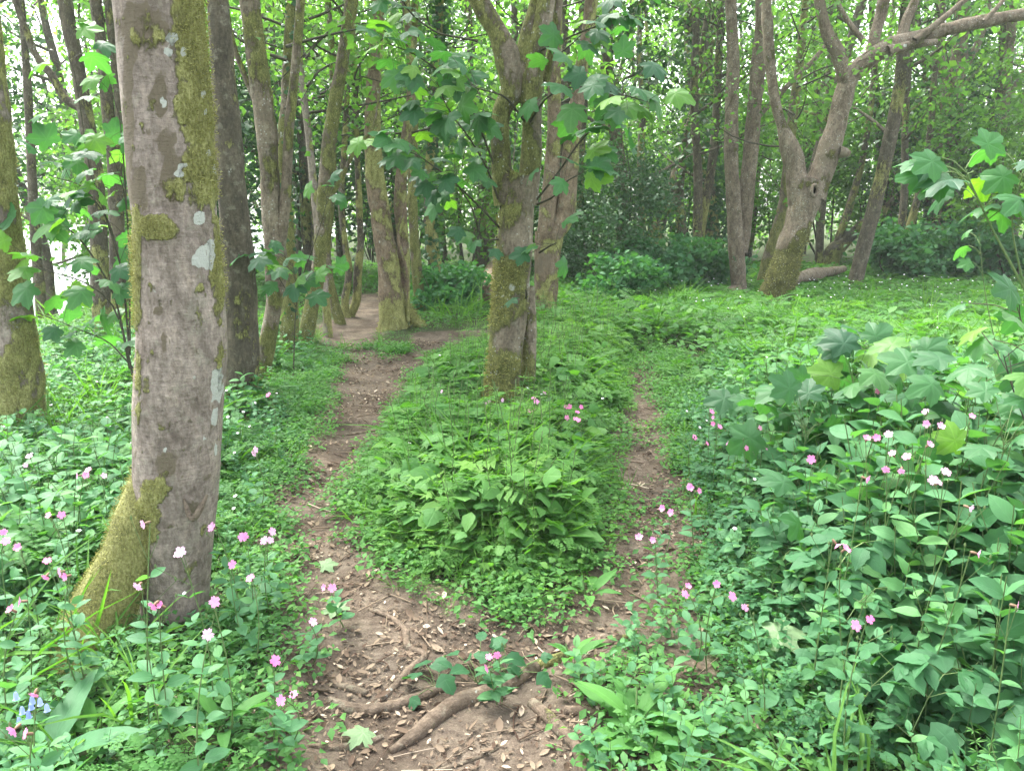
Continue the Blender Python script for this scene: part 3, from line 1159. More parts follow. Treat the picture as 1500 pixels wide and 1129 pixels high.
def t1_mask(nm, V, nr, par, pts, moss, dark, lich):
    d = V - np.array([0, 0, CAMZ])
    zc = d[:, 1] * CP - d[:, 2] * SP
    px = 750 + F * d[:, 0] / zc
    py = 564.5 - F * (d[:, 1] * SP + d[:, 2] * CP) / zc
    if nm == 'root':
        return np.full(len(V), 0.95), np.full(len(V), 0.2), np.zeros(len(V))
    front = nr[:, 1] < 0.35

    def blob(lst, base):
        o = base.copy()
        for x, y, a, b_, s in lst:
            q = np.sqrt(((px - x) / a) ** 2 + ((py - y) / b_) ** 2)
            o = np.maximum(o, s * (1 - sstep(0.35, 1.5, q)) * front)
        return o
    nz = fbm(V / 0.05, 3, 3) - 0.5
    return blob(MOSSP, 0.16 + nz * .5) * 1.02 + (fbm(V / .04, 4, 9) - .5) * 1.1 + (fbm(V / .012, 2, 29) - .5) * .4, blob(DARKP, 0.18 + nz * .5) + (fbm(V / .04, 4, 19) - .5) * 1.0, blob(LICHP, np.clip(.05 + nz * .3, 0, 1)) + (fbm(V / .022, 4, 8) - .5) * 1.6 * (blob(LICHP, np.zeros(len(V))) > .02)


t1 = tree("broad near trunk with grey bark, white lichen and a thick mossy root on its left", 2.86,
          [("trunk", T1_PX, 4.0),
           ("root", [(226, 640, 14, .02), (218, 690, 40, -.02), (206, 750, 62, -.06), (186, 820, 68, -.12), (152, 890, 80, -.2), (125, 950, 86, -.3), (105, 1010, 74, -.42), (85, 1060, 40, -.5)], 0)],
          bark='bark_grey', k=96, step=0.014, amp=0.012, lump=0.10, seed=3, tufts=14000, tuft_size=0.008, mask=t1_mask, flare=1.1, clear=0.24)
# branch scar on the trunk
sc_r = np.random.default_rng(4)
sc = at(283, 745, 2.70)
sv, sq, *_ = tuber([sc + np.array([-.045, .03, .03]), sc + np.array([-.02, -.0, -.01]), sc + np.array([0, -.012, -.035]), sc + np.array([.025, 0, 0.0]), sc + np.array([.045, .03, .045])],
                   [.006, .011, .014, .012, .006], 10, .01, .3, 8, .5)
link("branch_scar", mesh_from("branch_scar", sv - np.array(t1.location), sq, mats=[M['bark_brown']], attrs={'moss': np.zeros(len(sv)), 'dark': np.full(len(sv), .4), 'lichen': np.zeros(len(sv))}), t1)

# --- other hand-placed trees, base pixel decides the distance ------------------------
def Yof(px, py):
    return float(gp(px, py)[1])


tree("trunk cut by the left edge of the photo, mossy at its foot", Yof(25, 640),
     [("trunk", [(28, 640, 78), (25, 560, 68), (16, 480, 62), (8, 400, 58), (0, 300, 48), (-8, 200, 44), (-16, 100, 42), (-24, 0, 40), (-40, -200, 36)], 3)],
     bark='bark_grey', mossy=0.42, seed=11, k=40, step=0.03, tufts=2200, tuft_size=.022, mside=(.7, -.2))
tree("dark mossy trunk standing close behind the broad grey trunk", Yof(352, 590),
     [("trunk", [(350, 590, 56), (353, 520, 52), (352, 440, 48), (344, 330, 44), (334, 200, 38), (325, 80, 33), (319, 0, 31), (312, -160, 28)], 3)],
     bark='bark_far', mossy=0.02, seed=12, k=36, step=0.03, tufts=1500, tuft_size=.022)
tree("forked pale trunk with a mossy upper stem, left of the footpath", Yof(384, 560),
     [("trunk", [(380, 560, 24), (392, 500, 24), (402, 440, 24), (404, 380, 32), (398, 320, 27), (394, 240, 28), (388, 170, 30), (376, 90, 28), (366, 0, 28), (356, -150, 24)], 3),
      ("limb", [(404, 390, 18), (414, 330, 17), (420, 260, 15), (424, 180, 14), (433, 90, 12), (440, 0, 12), (446, -120, 10)], 2),
      ("limb", [(390, 180, 10), (362, 120, 8), (340, 60, 7), (330, 0, 6)], 1)],
     bark='bark_mossy', mossy=0.12, mosstop=.5, seed=13, k=28, step=0.035, tufts=700, tuft_size=.022)
tree("short dark trunk with an ivy-green foot just left of the path", Yof(422, 520),
     [("trunk", [(422, 522, 26), (424, 470, 25), (424, 410, 22), (420, 330, 18), (414, 240, 16), (418, 150, 14), (426, 0, 12), (430, -100, 10)], 2)],
     bark='bark_mossy', mossy=0.6, seed=14, k=24, step=0.04)
tree("mossy trunk leaning right over the left edge of the path", Yof(450, 505),
     [("trunk", [(446, 508, 22), (454, 460, 20), (464, 410, 20), (470, 350, 19), (475, 290, 20), (482, 210, 20), (494, 130, 18), (508, 50, 18), (516, -10, 18), (528, -150, 15)], 2.5),
      ("limb", [(476, 300, 7), (500, 260, 6), (520, 220, 5), (545, 190, 4)], 0.3)],
     bark='bark_mossy', mossy=0.55, seed=15, k=26, step=0.04, tufts=700, tuft_size=.022)
tree("thin straight grey trunk on the left verge of the path", Yof(480, 488),
     [("trunk", [(480, 490, 13), (477, 440, 12), (470, 380, 11), (462, 300, 11), (452, 200, 10), (440, 100, 10), (432, 0, 9), (428, -80, 8)], 2)],
     bark='bark_grey', mossy=0.2, seed=16, k=18, step=0.05)
tree("crooked trunk with a low elbow beside the far bend of the path", Yof(496, 470),
     [("trunk", [(498, 472, 16), (488, 440, 15), (482, 410, 14), (478, 360, 12), (484, 300, 11), (488, 200, 10), (486, 80, 9), (480, 0, 8)], 2)],
     bark='bark_mossy', mossy=0.45, seed=17, k=18, step=0.05)
tree("wavy pair of slim stems where the path disappears", Yof(514, 462),
     [("trunk", [(508, 464, 12), (505, 440, 11), (511, 400, 10), (506, 360, 9), (500, 300, 9), (505, 200, 8), (512, 80, 8), (518, 0, 8)], 2),
      ("limb", [(514, 462, 12), (522, 440, 12), (524, 400, 12), (528, 360, 10), (526, 300, 9), (522, 200, 8), (520, 100, 8), (512, 0, 8)], 2, .1)],
     bark='bark_far', mossy=0.4, seed=18, k=16, step=0.06)
tree("tall brown trunk with a vine-wrapped twin stem, right of the path bend", Yof(575, 482),
     [("trunk", [(576, 484, 44), (574, 450, 38), (570, 400, 32), (561, 340, 29), (552, 280, 28), (546, 220, 25), (546, 150, 22), (550, 80, 20), (554, 0, 19), (556, -120, 17)], 3),
      ("limb", [(588, 470, 20), (592, 420, 17), (590, 350, 17), (586, 290, 18), (592, 220, 15), (602, 140, 13), (600, 60, 12), (594, 0, 12), (590, -100, 10)], 2, .15),
      ("root", [(590, 440, 14), (604, 466, 13), (622, 480, 10)], 0, .05),
      ("vine", [(598, 470, 4), (596, 400, 4), (584, 350, 4), (592, 310, 4), (602, 260, 3), (590, 210, 3)], 0, -.05)],
     bark='bark_warm', mossy=0.36, seed=19, k=32, step=0.04, tufts=700, tuft_size=.025)
tree("mossy slim trunk just right of the vine-wrapped twin trunk", Yof(615, 458),
     [("trunk", [(617, 460, 17), (612, 410, 15), (606, 340, 14), (604, 270, 13), (606, 180, 12), (604, 90, 11), (608, 0, 10)], 2)],
     bark='bark_mossy', mossy=0.6, seed=20, k=18, step=0.05)
tree("trunk sheathed in ivy leaves left of the middle tree", Yof(645, 452),
     [("trunk", [(643, 454, 24), (640, 410, 20), (632, 350, 17), (628, 290, 15), (632, 200, 14), (640, 100, 12), (644, 0, 12)], 2)],
     bark='bark_far', mossy=0.5, seed=21, k=18, step=0.05)

# middle tree
t12 = tree("forked mossy tree on the green island, leafy shoots round its trunk", Yof(732, 612),
     [("trunk", [(728, 612, 48.0), (735, 570, 48.0), (741, 510, 49.5), (748, 440, 51.1), (754, 370, 51.1), (758, 300, 49.5), (766, 255, 44.9)], 0),
      ("limb", [(742, 300, 34.0), (734, 230, 27.9), (734, 170, 26.3), (750, 130, 31.0), (744, 85, 37.2), (728, 45, 27.9), (708, 12, 26.3), (690, -25, 24.8), (668, -90, 21.7), (640, -200, 18.5)], 2.5),
      ("limb", [(772, 300, 32.5), (778, 240, 29.4), (780, 180, 26.3), (778, 120, 31.0), (790, 60, 27.9), (800, 0, 26.3), (806, -80, 23.2), (812, -200, 20.2)], 2.5, .02),
      ("limb", [(766, 150, 23.2), (768, 100, 32.5), (774, 50, 20.2), (786, 0, 17.0), (792, -80, 14.0)], 1, .04),
      ("limb", [(800, 120, 10.8), (812, 60, 13.1), (818, 0, 13.1), (822, -80, 12.4)], 1, .1),
      ("limb", [(772, 600, 20.2), (774, 540, 21.7), (776, 480, 20.2), (772, 420, 23.2)], 0, .12)],
     bark='bark_mossy', mossy=0.5, seed=22, k=56, step=0.022, amp=0.05, lump=0.22, tufts=4500, tuft_size=.02, mside=(-.8, -.1), clear=.2)
tree("warm brown trunk splitting into a U-shaped fork behind the middle tree", Yof(800, 470),
     [("trunk", [(798, 472, 30), (800, 420, 34), (802, 370, 38), (804, 340, 42)], 0),
      ("limb", [(798, 345, 24), (803, 300, 24), (808, 250, 22), (812, 180, 20), (812, 100, 18), (816, 0, 16), (818, -80, 14)], 2, -.02),
      ("limb", [(812, 345, 26), (826, 315, 30), (832, 270, 28), (836, 220, 24), (844, 160, 22), (852, 100, 19), (862, 40, 18), (868, -20, 18), (874, -120, 15)], 2.5, .04)],
     bark='bark_warm', mossy=0.25, seed=23, k=32, step=0.04)
tree("two slim upright stems from one foot, left of the gnarled tree", Yof(1084, 432),
     [("trunk", [(1083, 434, 24.6), (1081, 400, 22.9), (1078, 350, 22.9), (1074, 290, 21.1), (1071, 220, 20.2), (1072, 150, 19.4), (1074, 80, 17.6), (1070, 0, 15.8), (1068, -100, 13.2)], 3),
      ("limb", [(1088, 370, 15.8), (1092, 310, 21.1), (1098, 240, 22.0), (1104, 170, 21.1), (1110, 100, 21.1), (1116, 40, 19.4), (1116, -20, 17.6), (1118, -120, 14.1)], 3, .1),
      ("limb", [(1112, 170, 7.9), (1150, 130, 7.9), (1190, 90, 7.0), (1215, 60, 6.2)], 0, .3),
      ("root", [(1085, 425, 22.9), (1060, 434, 19.4), (1036, 440, 15.8), (1020, 448, 8.8)], 0, -.1)],
     bark='bark_brown', mossy=-0.1, seed=24, k=28, step=0.04)
t15 = tree("gnarled leaning tree with a hollow knot and a heavy bough reaching right", Yof(1138, 448),
     [("trunk", [(1132, 452, 49.5), (1142, 415, 44.9), (1156, 370, 40.2), (1170, 325, 40.2), (1180, 290, 43.4), (1186, 262, 41.8)], 0),
      ("limb", [(1172, 300, 34.0), (1166, 250, 29.4), (1158, 220, 27.9), (1144, 180, 15.5), (1134, 140, 14.0), (1128, 90, 15.5), (1124, 40, 15.5), (1122, -20, 14.0), (1120, -120, 11.6)], 2),
      ("limb", [(1190, 290, 35.6), (1204, 250, 34.0), (1218, 210, 32.5), (1230, 165, 27.9), (1240, 125, 27.9), (1252, 100, 27.9)], 0, .02),
      ("limb", [(1242, 120, 26.3), (1228, 80, 20.2), (1212, 50, 17.0), (1202, 10, 15.5), (1194, -40, 14.0), (1186, -140, 11.6)], 2, 0),
      ("limb", [(1246, 110, 26.3), (1275, 85, 26.3), (1310, 66, 24.8), (1350, 54, 20.2), (1400, 40, 18.5), (1450, 30, 18.5), (1510, 20, 17.0), (1580, 12, 15.5)], 0.8, 0),
      ("limb", [(1275, 84, 14.0), (1282, 50, 15.5), (1292, 15, 17.0), (1298, -30, 15.5), (1304, -120, 12.4)], 1.5, .05),
      ("limb", [(1318, 64, 17.0), (1328, 30, 14.0), (1340, 0, 12.4), (1352, -60, 10.8)], 1, .05),
      ("limb", [(1265, 60, 9.3), (1245, 35, 6.9), (1230, 10, 6.2), (1218, -20, 5.4)], 0.5, -.1),
      ("limb", [(1340, 60, 10.8), (1372, 35, 9.3), (1400, 12, 7.7), (1430, -15, 6.2)], 0.5, -.2),
      ("limb", [(1440, 32, 6.9), (1462, 10, 6.2), (1480, -15, 5.4)], 0.3, -.1),
      ("limb", [(1228, 222, 17.0), (1238, 224, 14.0), (1244, 226, 9.3)], 0, -.1),
      ("limb", [(1300, 76, 17.0), (1340, 66, 12.4), (1372, 62, 9.3)], 0, -.15)],
     bark='bark_brown', mossy=0.16, seed=25, k=44, step=0.035, amp=0.06, lump=0.32, tufts=1500, tuft_size=.03, flare=1.25, mside=(.4, -.2), basemoss=.8)
tree("trunk wrapped top to bottom in dark ivy behind the slim pair of stems", Yof(1040, 402) + 1,
     [("trunk", [(1042, 420, 30), (1040, 360, 28), (1036, 290, 26), (1026, 200, 26), (1018, 100, 26), (1012, 0, 24), (1008, -60, 20)], 2)],
     bark='bark_far', mossy=0.5, seed=26, k=18, step=0.08)
tree("dark trunk leaning right in front of the dim wood, right of the holly bush", Yof(945, 400),
     [("trunk", [(946, 405, 22), (956, 360, 20), (972, 310, 19), (990, 260, 18), (1002, 220, 16), (1020, 160, 13), (1036, 90, 12), (1050, 0, 10)], 2),
      ("limb", [(946, 380, 16), (938, 340, 13), (944, 280, 12), (938, 230, 11), (942, 160, 9), (936, 80, 8), (940, 0, 7)], 1)],
     bark='bark_far', mossy=0.45, seed=27, k=16, step=0.07)
tree("mossy trunk leaning right close behind the gnarled tree", Yof(1120, 420),
     [("trunk", [(1118, 422, 24), (1128, 380, 22), (1142, 330, 20), (1152, 280, 18), (1158, 200, 15), (1170, 100, 12), (1180, 0, 10)], 2)],
     bark='bark_mossy', mossy=0.6, seed=28, k=18, step=0.07)
tree("dark trunk leaning far right out of a stumpy foot near the fallen log", Yof(1212, 398),
     [("trunk", [(1210, 402, 30), (1218, 375, 26), (1238, 352, 20), (1262, 332, 17), (1285, 315, 15), (1310, 295, 13), (1340, 265, 11), (1370, 230, 9)], 1.5),
      ("limb", [(1222, 375, 14), (1232, 340, 12), (1245, 300, 11), (1262, 240, 9), (1275, 160, 8), (1285, 60, 7)], 1)],
     bark='bark_far', mossy=0.4, seed=29, k=16, step=0.07)
tree("straight thin dark trunk between the leaning dark trunk and the right wood", Yof(1302, 392),
     [("trunk", [(1308, 394, 15), (1302, 340, 13), (1296, 280, 12), (1288, 200, 11), (1282, 120, 10), (1278, 40, 9), (1276, -20, 8)], 2)],
     bark='bark_far', mossy=0.2, seed=30, k=14, step=0.08)
tree("thin dark pole-like trunk just right of the gnarled trunk", Yof(1199, 398),
     [("trunk", [(1198, 400, 10), (1202, 340, 10), (1206, 290, 10), (1212, 220, 9), (1214, 120, 8), (1218, 0, 7)], 2)],
     bark='bark_far', mossy=0.1, seed=31, k=12, step=0.08)
tree("twin grey-brown trunk rising from dark ivy near the right edge", Yof(1372, 402),
     [("trunk", [(1368, 408, 36), (1376, 350, 28), (1384, 290, 24), (1392, 200, 26), (1402, 110, 24), (1410, 30, 20), (1414, -40, 18)], 2),
      ("limb", [(1380, 320, 16), (1376, 240, 14), (1384, 150, 12), (1378, 70, 11), (1380, 0, 10)], 1),
      ("limb", [(1404, 110, 12), (1430, 70, 10), (1445, 20, 9), (1450, -30, 8)], 1)],
     bark='bark_brown', mossy=0.0, seed=32, k=18, step=0.07)
tree("brown trunk at the right edge standing behind the sapling leaves", Yof(1462, 398),
     [("trunk", [(1458, 402, 22), (1462, 320, 20), (1464, 250, 19), (1466, 190, 18), (1474, 110, 15), (1482, 40, 13), (1488, -30, 11)], 2),
      ("limb", [(1470, 160, 8), (1490, 120, 7), (1510, 90, 6)], .5)],
     bark='bark_brown', mossy=0.05, seed=33, k=16, step=0.07)
# left background
tree("grey trunk with a long limb branching up left, behind the left sapling", 9.5,
     [("trunk", [(150, 470, 26), (146, 380, 24), (138, 250, 23), (124, 160, 20), (112, 90, 20), (98, 20, 20), (88, -60, 18)], 2),
      ("limb", [(122, 160, 14), (96, 145, 13), (75, 110, 11), (52, 80, 10), (36, 40, 9), (22, 0, 9), (10, -50, 8)], 1)],
     bark='bark_far', mossy=0.2, seed=34, k=22, step=0.06)
tree("upright grey trunk left of the broad trunk, dividing above", 10.5,
     [("trunk", [(176, 480, 24), (172, 380, 22), (168, 250, 20), (158, 160, 18), (150, 80, 16), (140, 0, 16), (136, -60, 14)], 2),
      ("limb", [(170, 260, 16), (176, 180, 13), (168, 90, 12), (160, 20, 11), (156, -40, 10)], 1)],
     bark='bark_far', mossy=0.15, seed=35, k=20, step=0.06)
tree("slim pale trunk in the bright gap at the far left", 12.0,
     [("trunk", [(62, 470, 16), (54, 380, 14), (48, 280, 13), (44, 200, 12), (40, 120, 11), (34, 40, 10), (28, -30, 9)], 2)],
     bark='bark_far', mossy=0.1, seed=36, k=14, step=0.08)

kh = at(1193, 279, t15.location[1] - .34)
ks = np.linspace(0, 2 * math.pi, 13)
kv, kq, *_ = tuber([kh + np.array([(.055) * math.cos(a_), .02 * math.cos(a_), .085 * math.sin(a_)]) for a_ in ks], [.028] * 13, 8, .03, .2, 6, .4)
link("knot_rim", mesh_from("knot_rim", kv - np.array(t15.location), kq, mats=[M['bark_brown']], attrs={'moss': np.zeros(len(kv)), 'dark': np.full(len(kv), .3), 'lichen': np.zeros(len(kv))}), t15)
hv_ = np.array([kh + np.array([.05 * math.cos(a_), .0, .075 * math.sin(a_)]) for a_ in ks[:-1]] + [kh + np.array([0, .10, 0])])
link("knot_hole", mesh_from("knot_hole", hv_ - np.array(t15.location), [(12, j_, (j_ + 1) % 12) for j_ in range(12)], mats=[plain_mat("hollow_shade", (.008, .006, .004), (.02, .015, .01))]), t15)  # near-black colour paints in the shade inside the hollow
# fallen log and stump
def log_thing(label, name, cat, pts_px, z, bark, seed, moss=0.1, extra=None):
    pts, rad = [], []
    for x, y, w in pts_px:
        p = gp(x, y, z)
        pts.append(p)
        rad.append(.5 * w / F * math.hypot(p[1], p[2] - CAMZ))
    pts, rad = np.array(pts), np.array(rad)
    if z == 0:
        for i in range(len(pts)):
            rad[i] *= .84
            pts[i, 2] = hgt(pts[i:i + 1, :2])[0] + rad[i] * .25
    V, Qd, par, nr, rr = tuber(pts, rad, 14, 0.02 if pts[0][1] < 6 else .06, .12, seed, .35)
    # close the ends
    n = len(V)
    V = np.vstack([V, V[:14].mean(0), V[n - 14:n].mean(0)])
    caps = [(n, (j + 1) % 14, j, n) for j in range(14)] + [(n + 1, n - 14 + j, n - 14 + (j + 1) % 14, n + 1) for j in range(14)]
    nz = fbm(V / .15, 3, seed)
    loc = pts[0].copy()
    me = bpy.data.meshes.new(name)
    me.from_pydata((V - loc).tolist(), [], [tuple(q) for q in Qd.tolist()] + [c[:3] for c in caps])
    for p in me.polygons:
        p.use_smooth = True
    for kx, val in (('moss', np.clip(moss + (nz - .5) * 1.2, 0, 1)), ('dark', np.clip(.25 + (fbm(V / .08, 3, seed + 4) - .5), 0, 1)), ('lichen', np.clip((fbm(V / .1, 3, seed + 8) - .5) * 1.1, 0, 1))):
        a = me.attributes.new(kx, 'FLOAT', 'POINT')
        a.data.foreach_set("value", np.asarray(val, np.float32))
    me.materials.append(M[bark])
    o = link(name, me, None, loc)
    tag(o, label, cat)
    return o


log_thing("fallen brown log lying in the greenery right of the gnarled tree", "fallen_log", "log", [(1158, 411, 15), (1180, 404, 17), (1196, 401, 21), (1204, 400, 15), (1222, 397, 14), (1236, 394, 9)], 0.3, 'bark_brown', 51)
log_thing("broken brown stump in the shade left of the middle tree", "tree_stump", "stump", [(716, 430, 24), (718, 410, 24), (722, 392, 20)], 0.3, 'bark_warm', 52)
ROOTS = [("thin root curling out of the soil where the path forks", [(540, 882, 6), (572, 894, 9), (592, 910, 12), (598, 934, 13), (622, 944, 13), (600, 966, 15), (575, 992, 14), (548, 1018, 8)], 'root', 61, 0.),
         ("thick pale root lying across the path, left of the main root", [(480, 1016, 14), (520, 1026, 22), (560, 1024, 22), (600, 1012, 18), (640, 996, 15), (668, 985, 10)], 'root', 62, 0.),
         ("longest and thickest root rising from the soil in the path", [(570, 1084, 12), (605, 1064, 22), (640, 1036, 27), (672, 1014, 30), (705, 1004, 30), (745, 985, 26), (785, 962, 24)], 'root', 63, .1),
         ("dark root running to the bottom edge beside the dock plant", [(780, 1012, 18), (800, 1036, 20), (822, 1064, 20), (845, 1094, 20), (858, 1135, 18)], 'root', 64, 0.1),
         ("mossy root half hidden under leaves at the path junction", [(780, 962, 20), (830, 948, 20), (880, 938, 18), (930, 932, 14)], 'root', 65, .6),
         ("short dark root between the dock plant and the long root", [(828, 1034, 16), (856, 1040, 18), (884, 1048, 14)], 'root', 66, 0.2),
         ("root end poking out at the bottom edge below the dock plant", [(1010, 1092, 14), (1040, 1112, 20), (1075, 1135, 18)], 'root', 67, 0.1),
         ("faint root flush with the soil at the left of the path", [(452, 1086, 8), (490, 1082, 14), (530, 1074, 14), (560, 1062, 10)], 'root', 68, 0.),
         ("thin root crossing the path farther up", [(500, 628, 4), (530, 624, 6), (560, 622, 6), (578, 616, 4)], 'root', 69, 0.)]
for lab, px, bk, sd, ms in ROOTS:
    log_thing(lab, "exposed_root", "root", px, 0, bk, sd, ms)
log_thing("short cut branch lying on the soil beside the pale root", "broken_branch", "branch", [(482, 992, 7), (500, 994, 12), (520, 998, 14), (536, 1002, 14)], 0, 'bark_brown', 71)
log_thing("thin dead stick lying below the longest root", "dead_stick", "stick", [(632, 1112, 5), (670, 1104, 6), (710, 1088, 6), (730, 1078, 4)], 0, 'bark_brown', 72)
log_thing("pale splinter of wood on the narrow side path", "wood_splinter", "stick", [(846, 898, 6), (858, 904, 8), (868, 910, 6)], 0, 'root', 73)

# ------------------------------------------------------------------ ground cover (stuff)
def region(P):
    """0 path, 1 left bank, 2 island, 3 low patch, 4 right bank"""
    sd = path_sd(P)
    g = np.full(len(P), 4)
    g[inpoly(P, ISL_W)] = 2
    g[inpoly(P, LOW_W)] = 3
    left = (P[:, 0] < -0.6) & (g == 4) & (P[:, 0] < -0.30 * P[:, 1] * 0.62 + 0.1)
    # everything on the left of the path's left edge
    le = np.array([gp(x, y)[:2] for x, y in [(425, 1220), (445, 1050), (425, 890), (410, 760), (468, 650), (490, 580), (516, 508), (480, 497)]])
    lx = np.interp(P[:, 1], le[:, 1], le[:, 0])
    g[(g == 4) & (P[:, 0] < lx + 0.05) & (P[:, 1] < 9.5)] = 1
    g[(g == 4) & (P[:, 0] < -2.6) & (P[:, 1] >= 9.5)] = 1
    g[sd < 0] = 0
    side = (P[:, 0] > .45) & (P[:, 1] > 2.9) & (P[:, 1] < 6.5)
    sd = np.where(sd > 0, np.maximum(sd - np.where(side, .04 * (.2 + 1.3 * pnoise(P, .35, 91)), .05 * 2 * pnoise(P, .4, 92)), 1e-3), sd)
    return g, sd


def build_cover():
    r = np.random.default_rng(77)
    # --- left bank
    P = scatter_pts(6200, -6.5, -0.3, 1.5, 9.5, r)
    g, sd = region(P)
    P, sd = P[(g == 1) & in_view(P)], sd[(g == 1) & in_view(P)]
    ok = keep_clear(P) & (r.random(len(P)) < sstep(-0.02, 0.12, sd) * np.where(P[:, 1] < 5.5, 1.0, 0.75)) & (pnoise(P, .8, 1) > .33)
    P, sd = P[ok], sd[ok]
    sc = (0.25 + 0.75 * sstep(0, 0.7, sd)) * (0.75 + 0.5 * r.random(len(P))) * np.where(P[:, 1] > 4.5, .66, .85)
    # shorter growth before the mossy root of the broad trunk
    rf = np.minimum(np.hypot(P[:, 0] + 1.36, (P[:, 1] - 2.2) / 1.3), np.hypot(P[:, 0] + 1.55, (P[:, 1] - 2.55)))
    sc *= 0.38 + 0.62 * sstep(.2, .65, rf)
    tn = 0.42 + 0.2 * r.normal(0, 1, len(P)) + 0.5 * (pnoise(P, .9, 2) - .5)
    k = r.random(len(P))
    cover("campion_undergrowth", "soft blue-green oval-leaved plants covering the left bank", V_camp, P[k < .72], sc[k < .72], tn[k < .72], [M['campion'], M['stem']])
    cover("nettle_undergrowth", "toothed nettle-like plants among the left bank", V_nett, P[(k >= .72) & (k < .86)], sc[(k >= .72) & (k < .86)] * .75, tn[(k >= .72) & (k < .86)], [M['nettle'], M['stem']])
    cover("parsley_bank", "ferny leaves among the left bank", V_pars, P[k >= .86], sc[k >= .86] * 1.15, tn[k >= .86], [M['mat'], M['stem']])
    # --- island
    P = scatter_pts(8500, -1.9, 1.6, 2.6, 9.0, r)
    g, sd = region(P)
    P, sd = P[g == 2], sd[g == 2]
    ok = keep_clear(P) & (r.random(len(P)) < 0.35 + 0.65 * sstep(0.0, 0.25, sd))
    P, sd = P[ok], sd[ok]
    front = sstep(3.1, 3.7, P[:, 1])
    sc = 1.5 * (0.24 + 0.76 * sstep(0, 0.55, sd) * (0.5 + .5 * front)) * (0.55 + 0.45 * r.random(len(P)) + .7 * (pnoise(P, .5, 61) - .2))
    tf = np.hypot(P[:, 0] + .1, (P[:, 1] - 5.55) / 1.4)
    sc *= 0.45 + 0.55 * sstep(.2, .6, tf)
    sc *= 1 - .45 * sstep(6.5, 8.5, P[:, 1]) * (P[:, 0] < .3)
    sc *= 1 - .4 * sstep(.2, .7, P[:, 0]) * (P[:, 1] < 6)
    tn = 0.62 + 0.17 * r.normal(0, 1, len(P)) + 0.8 * (pnoise(P, .6, 5) - .5)
    k = np.clip(r.random(len(P)) * .9 + .5 * (pnoise(P, .45, 8) - .5) + .05, 0, 1)
    lo = 0.
    for nm, lab, vari, hi, ks, mt in [("cranesbill_undergrowth", "light green divided leaves covering the island between the paths", V_clump, .27, 1.0, 'island'),
                                      ("parsley_undergrowth", "ferny green leaves on the island between the paths", V_pars, .39, .8, 'island'),
                                      ("broadleaf_undergrowth", "light green oval leaves covering the island between the paths", V_clump_lo, .58, 1.0, 'island'),
                                      ("cleavers", "thin whorled stems scrambling over the island between the paths", V_clea, .73, 1.15, 'island'),
                                      ("lobed_undergrowth", "bright three-lobed leaves on the island between the paths", V_lob, .86, .9, 'mat'),
                                      ("grass", "grass tufts along the island between the paths", V_grass, 2., 1.15, 'grass')]:
        a = (k >= lo) & (k < hi)
        lo = hi
        cover(nm, lab, vari, P[a], sc[a] * ks, tn[a], [M[mt], M['stem']])
    # tiny leaves: island front, low patch, path margins
    P = scatter_pts(30000, -3.2, 2.6, 1.5, 9.0, r)
    g, sd = region(P)
    w = np.zeros(len(P))
    w[g == 2] = (0.15 + .85 * (sd[g == 2] < 0.5))
    w[g == 3] = 0.4
    w[g == 1] = .4
    w[(g == 4) & (P[:, 1] < 3.2)] = .45
    w[(g == 1) & (sd < .35)] = .65
    w[(g == 4) & (sd < .4)] = .6
    nn = pnoise(P, .22, 12)
    w *= sstep(.34, .56, nn)
    w[g == 0] = 0.35 * sstep(-0.1, 0, sd[g == 0]) * sstep(.45, .6, nn[g == 0])
    side = (g == 0) & (P[:, 0] > 0.55) & (P[:, 1] > 3.0)
    w[side] = np.maximum(w[side] * .5, .10 * sstep(.5, .62, nn[side]))
    w[(g != 0) & (P[:, 0] > .45) & (P[:, 1] > 2.9) & (P[:, 1] < 6.5) & (sd < .03)] *= .05
    w[(g != 0) & (sd < .04)] *= .5
    w[side & (P[:, 1] > 5.6)] *= 1.6
    ok = (r.random(len(P)) < w) & keep_clear(P) & in_view(P)
    P = P[ok]
    cover("chickweed_carpet", "tiny bright leaves carpeting the path edges", V_tiny, P, 0.7 + 0.6 * r.random(len(P)), 0.55 + .2 * r.normal(0, 1, len(P)), [M['mat'], M['stem']])
    P = scatter_pts(900, -.2, 2.4, 1.5, 3.6, r)
    g, sd = region(P)
    P = P[(g == 3) & (pnoise(P, .3, 71) > .45)]
    cover("low_broadleaf_patch", "small oval-leaved plants in the low patch at the path junction", V_clump_lo + V_camp, P, .25 + .3 * r.random(len(P)), .5 + .2 * r.normal(0, 1, len(P)), [M['campion'], M['stem']])
    # --- right bank, near
    P = scatter_pts(11500, 0.4, 6.5, 1.4, 7.5, r)
    g, sd = region(P)
    a = (g == 4) & in_view(P, .8)
    P, sd = P[a], sd[a]
    near = sstep(0.0, 1.0, sd)
    ok = keep_clear(P) & (r.random(len(P)) < 0.92 * sstep(0, .2, sd))
    P, sd = P[ok], sd[ok]
    low = pdist(P, LOW_W)
    edge = np.minimum(sd, np.where(P[:, 1] < 3.3, low, 9))
    hf = (0.22 + 0.84 * sstep(0.0, 0.95, edge)) * (.75 + .5 * pnoise(P, .6, 63))
    hf *= 1 - 0.5 * sstep(4.6, 6.5, P[:, 1])
    hf *= 1 - 0.25 * sstep(2.2, 1.4, P[:, 1])
    sc = hf * (0.75 + .5 * r.random(len(P)))
    tn = 0.42 + .17 * r.normal(0, 1, len(P)) + .5 * (pnoise(P, .7, 21) - .5) + .15 * sstep(3.5, 6, P[:, 1])
    k = r.random(len(P)) + .5 * (pnoise(P, .6, 25) - .5)
    a = k < .36
    cover("nettle_bank", "dark toothed leaves filling the tall bank on the right", V_nett, P[a], sc[a] * 1.05, tn[a], [M['nettle'], M['stem']])
    a = (k >= .36) & (k < .62)
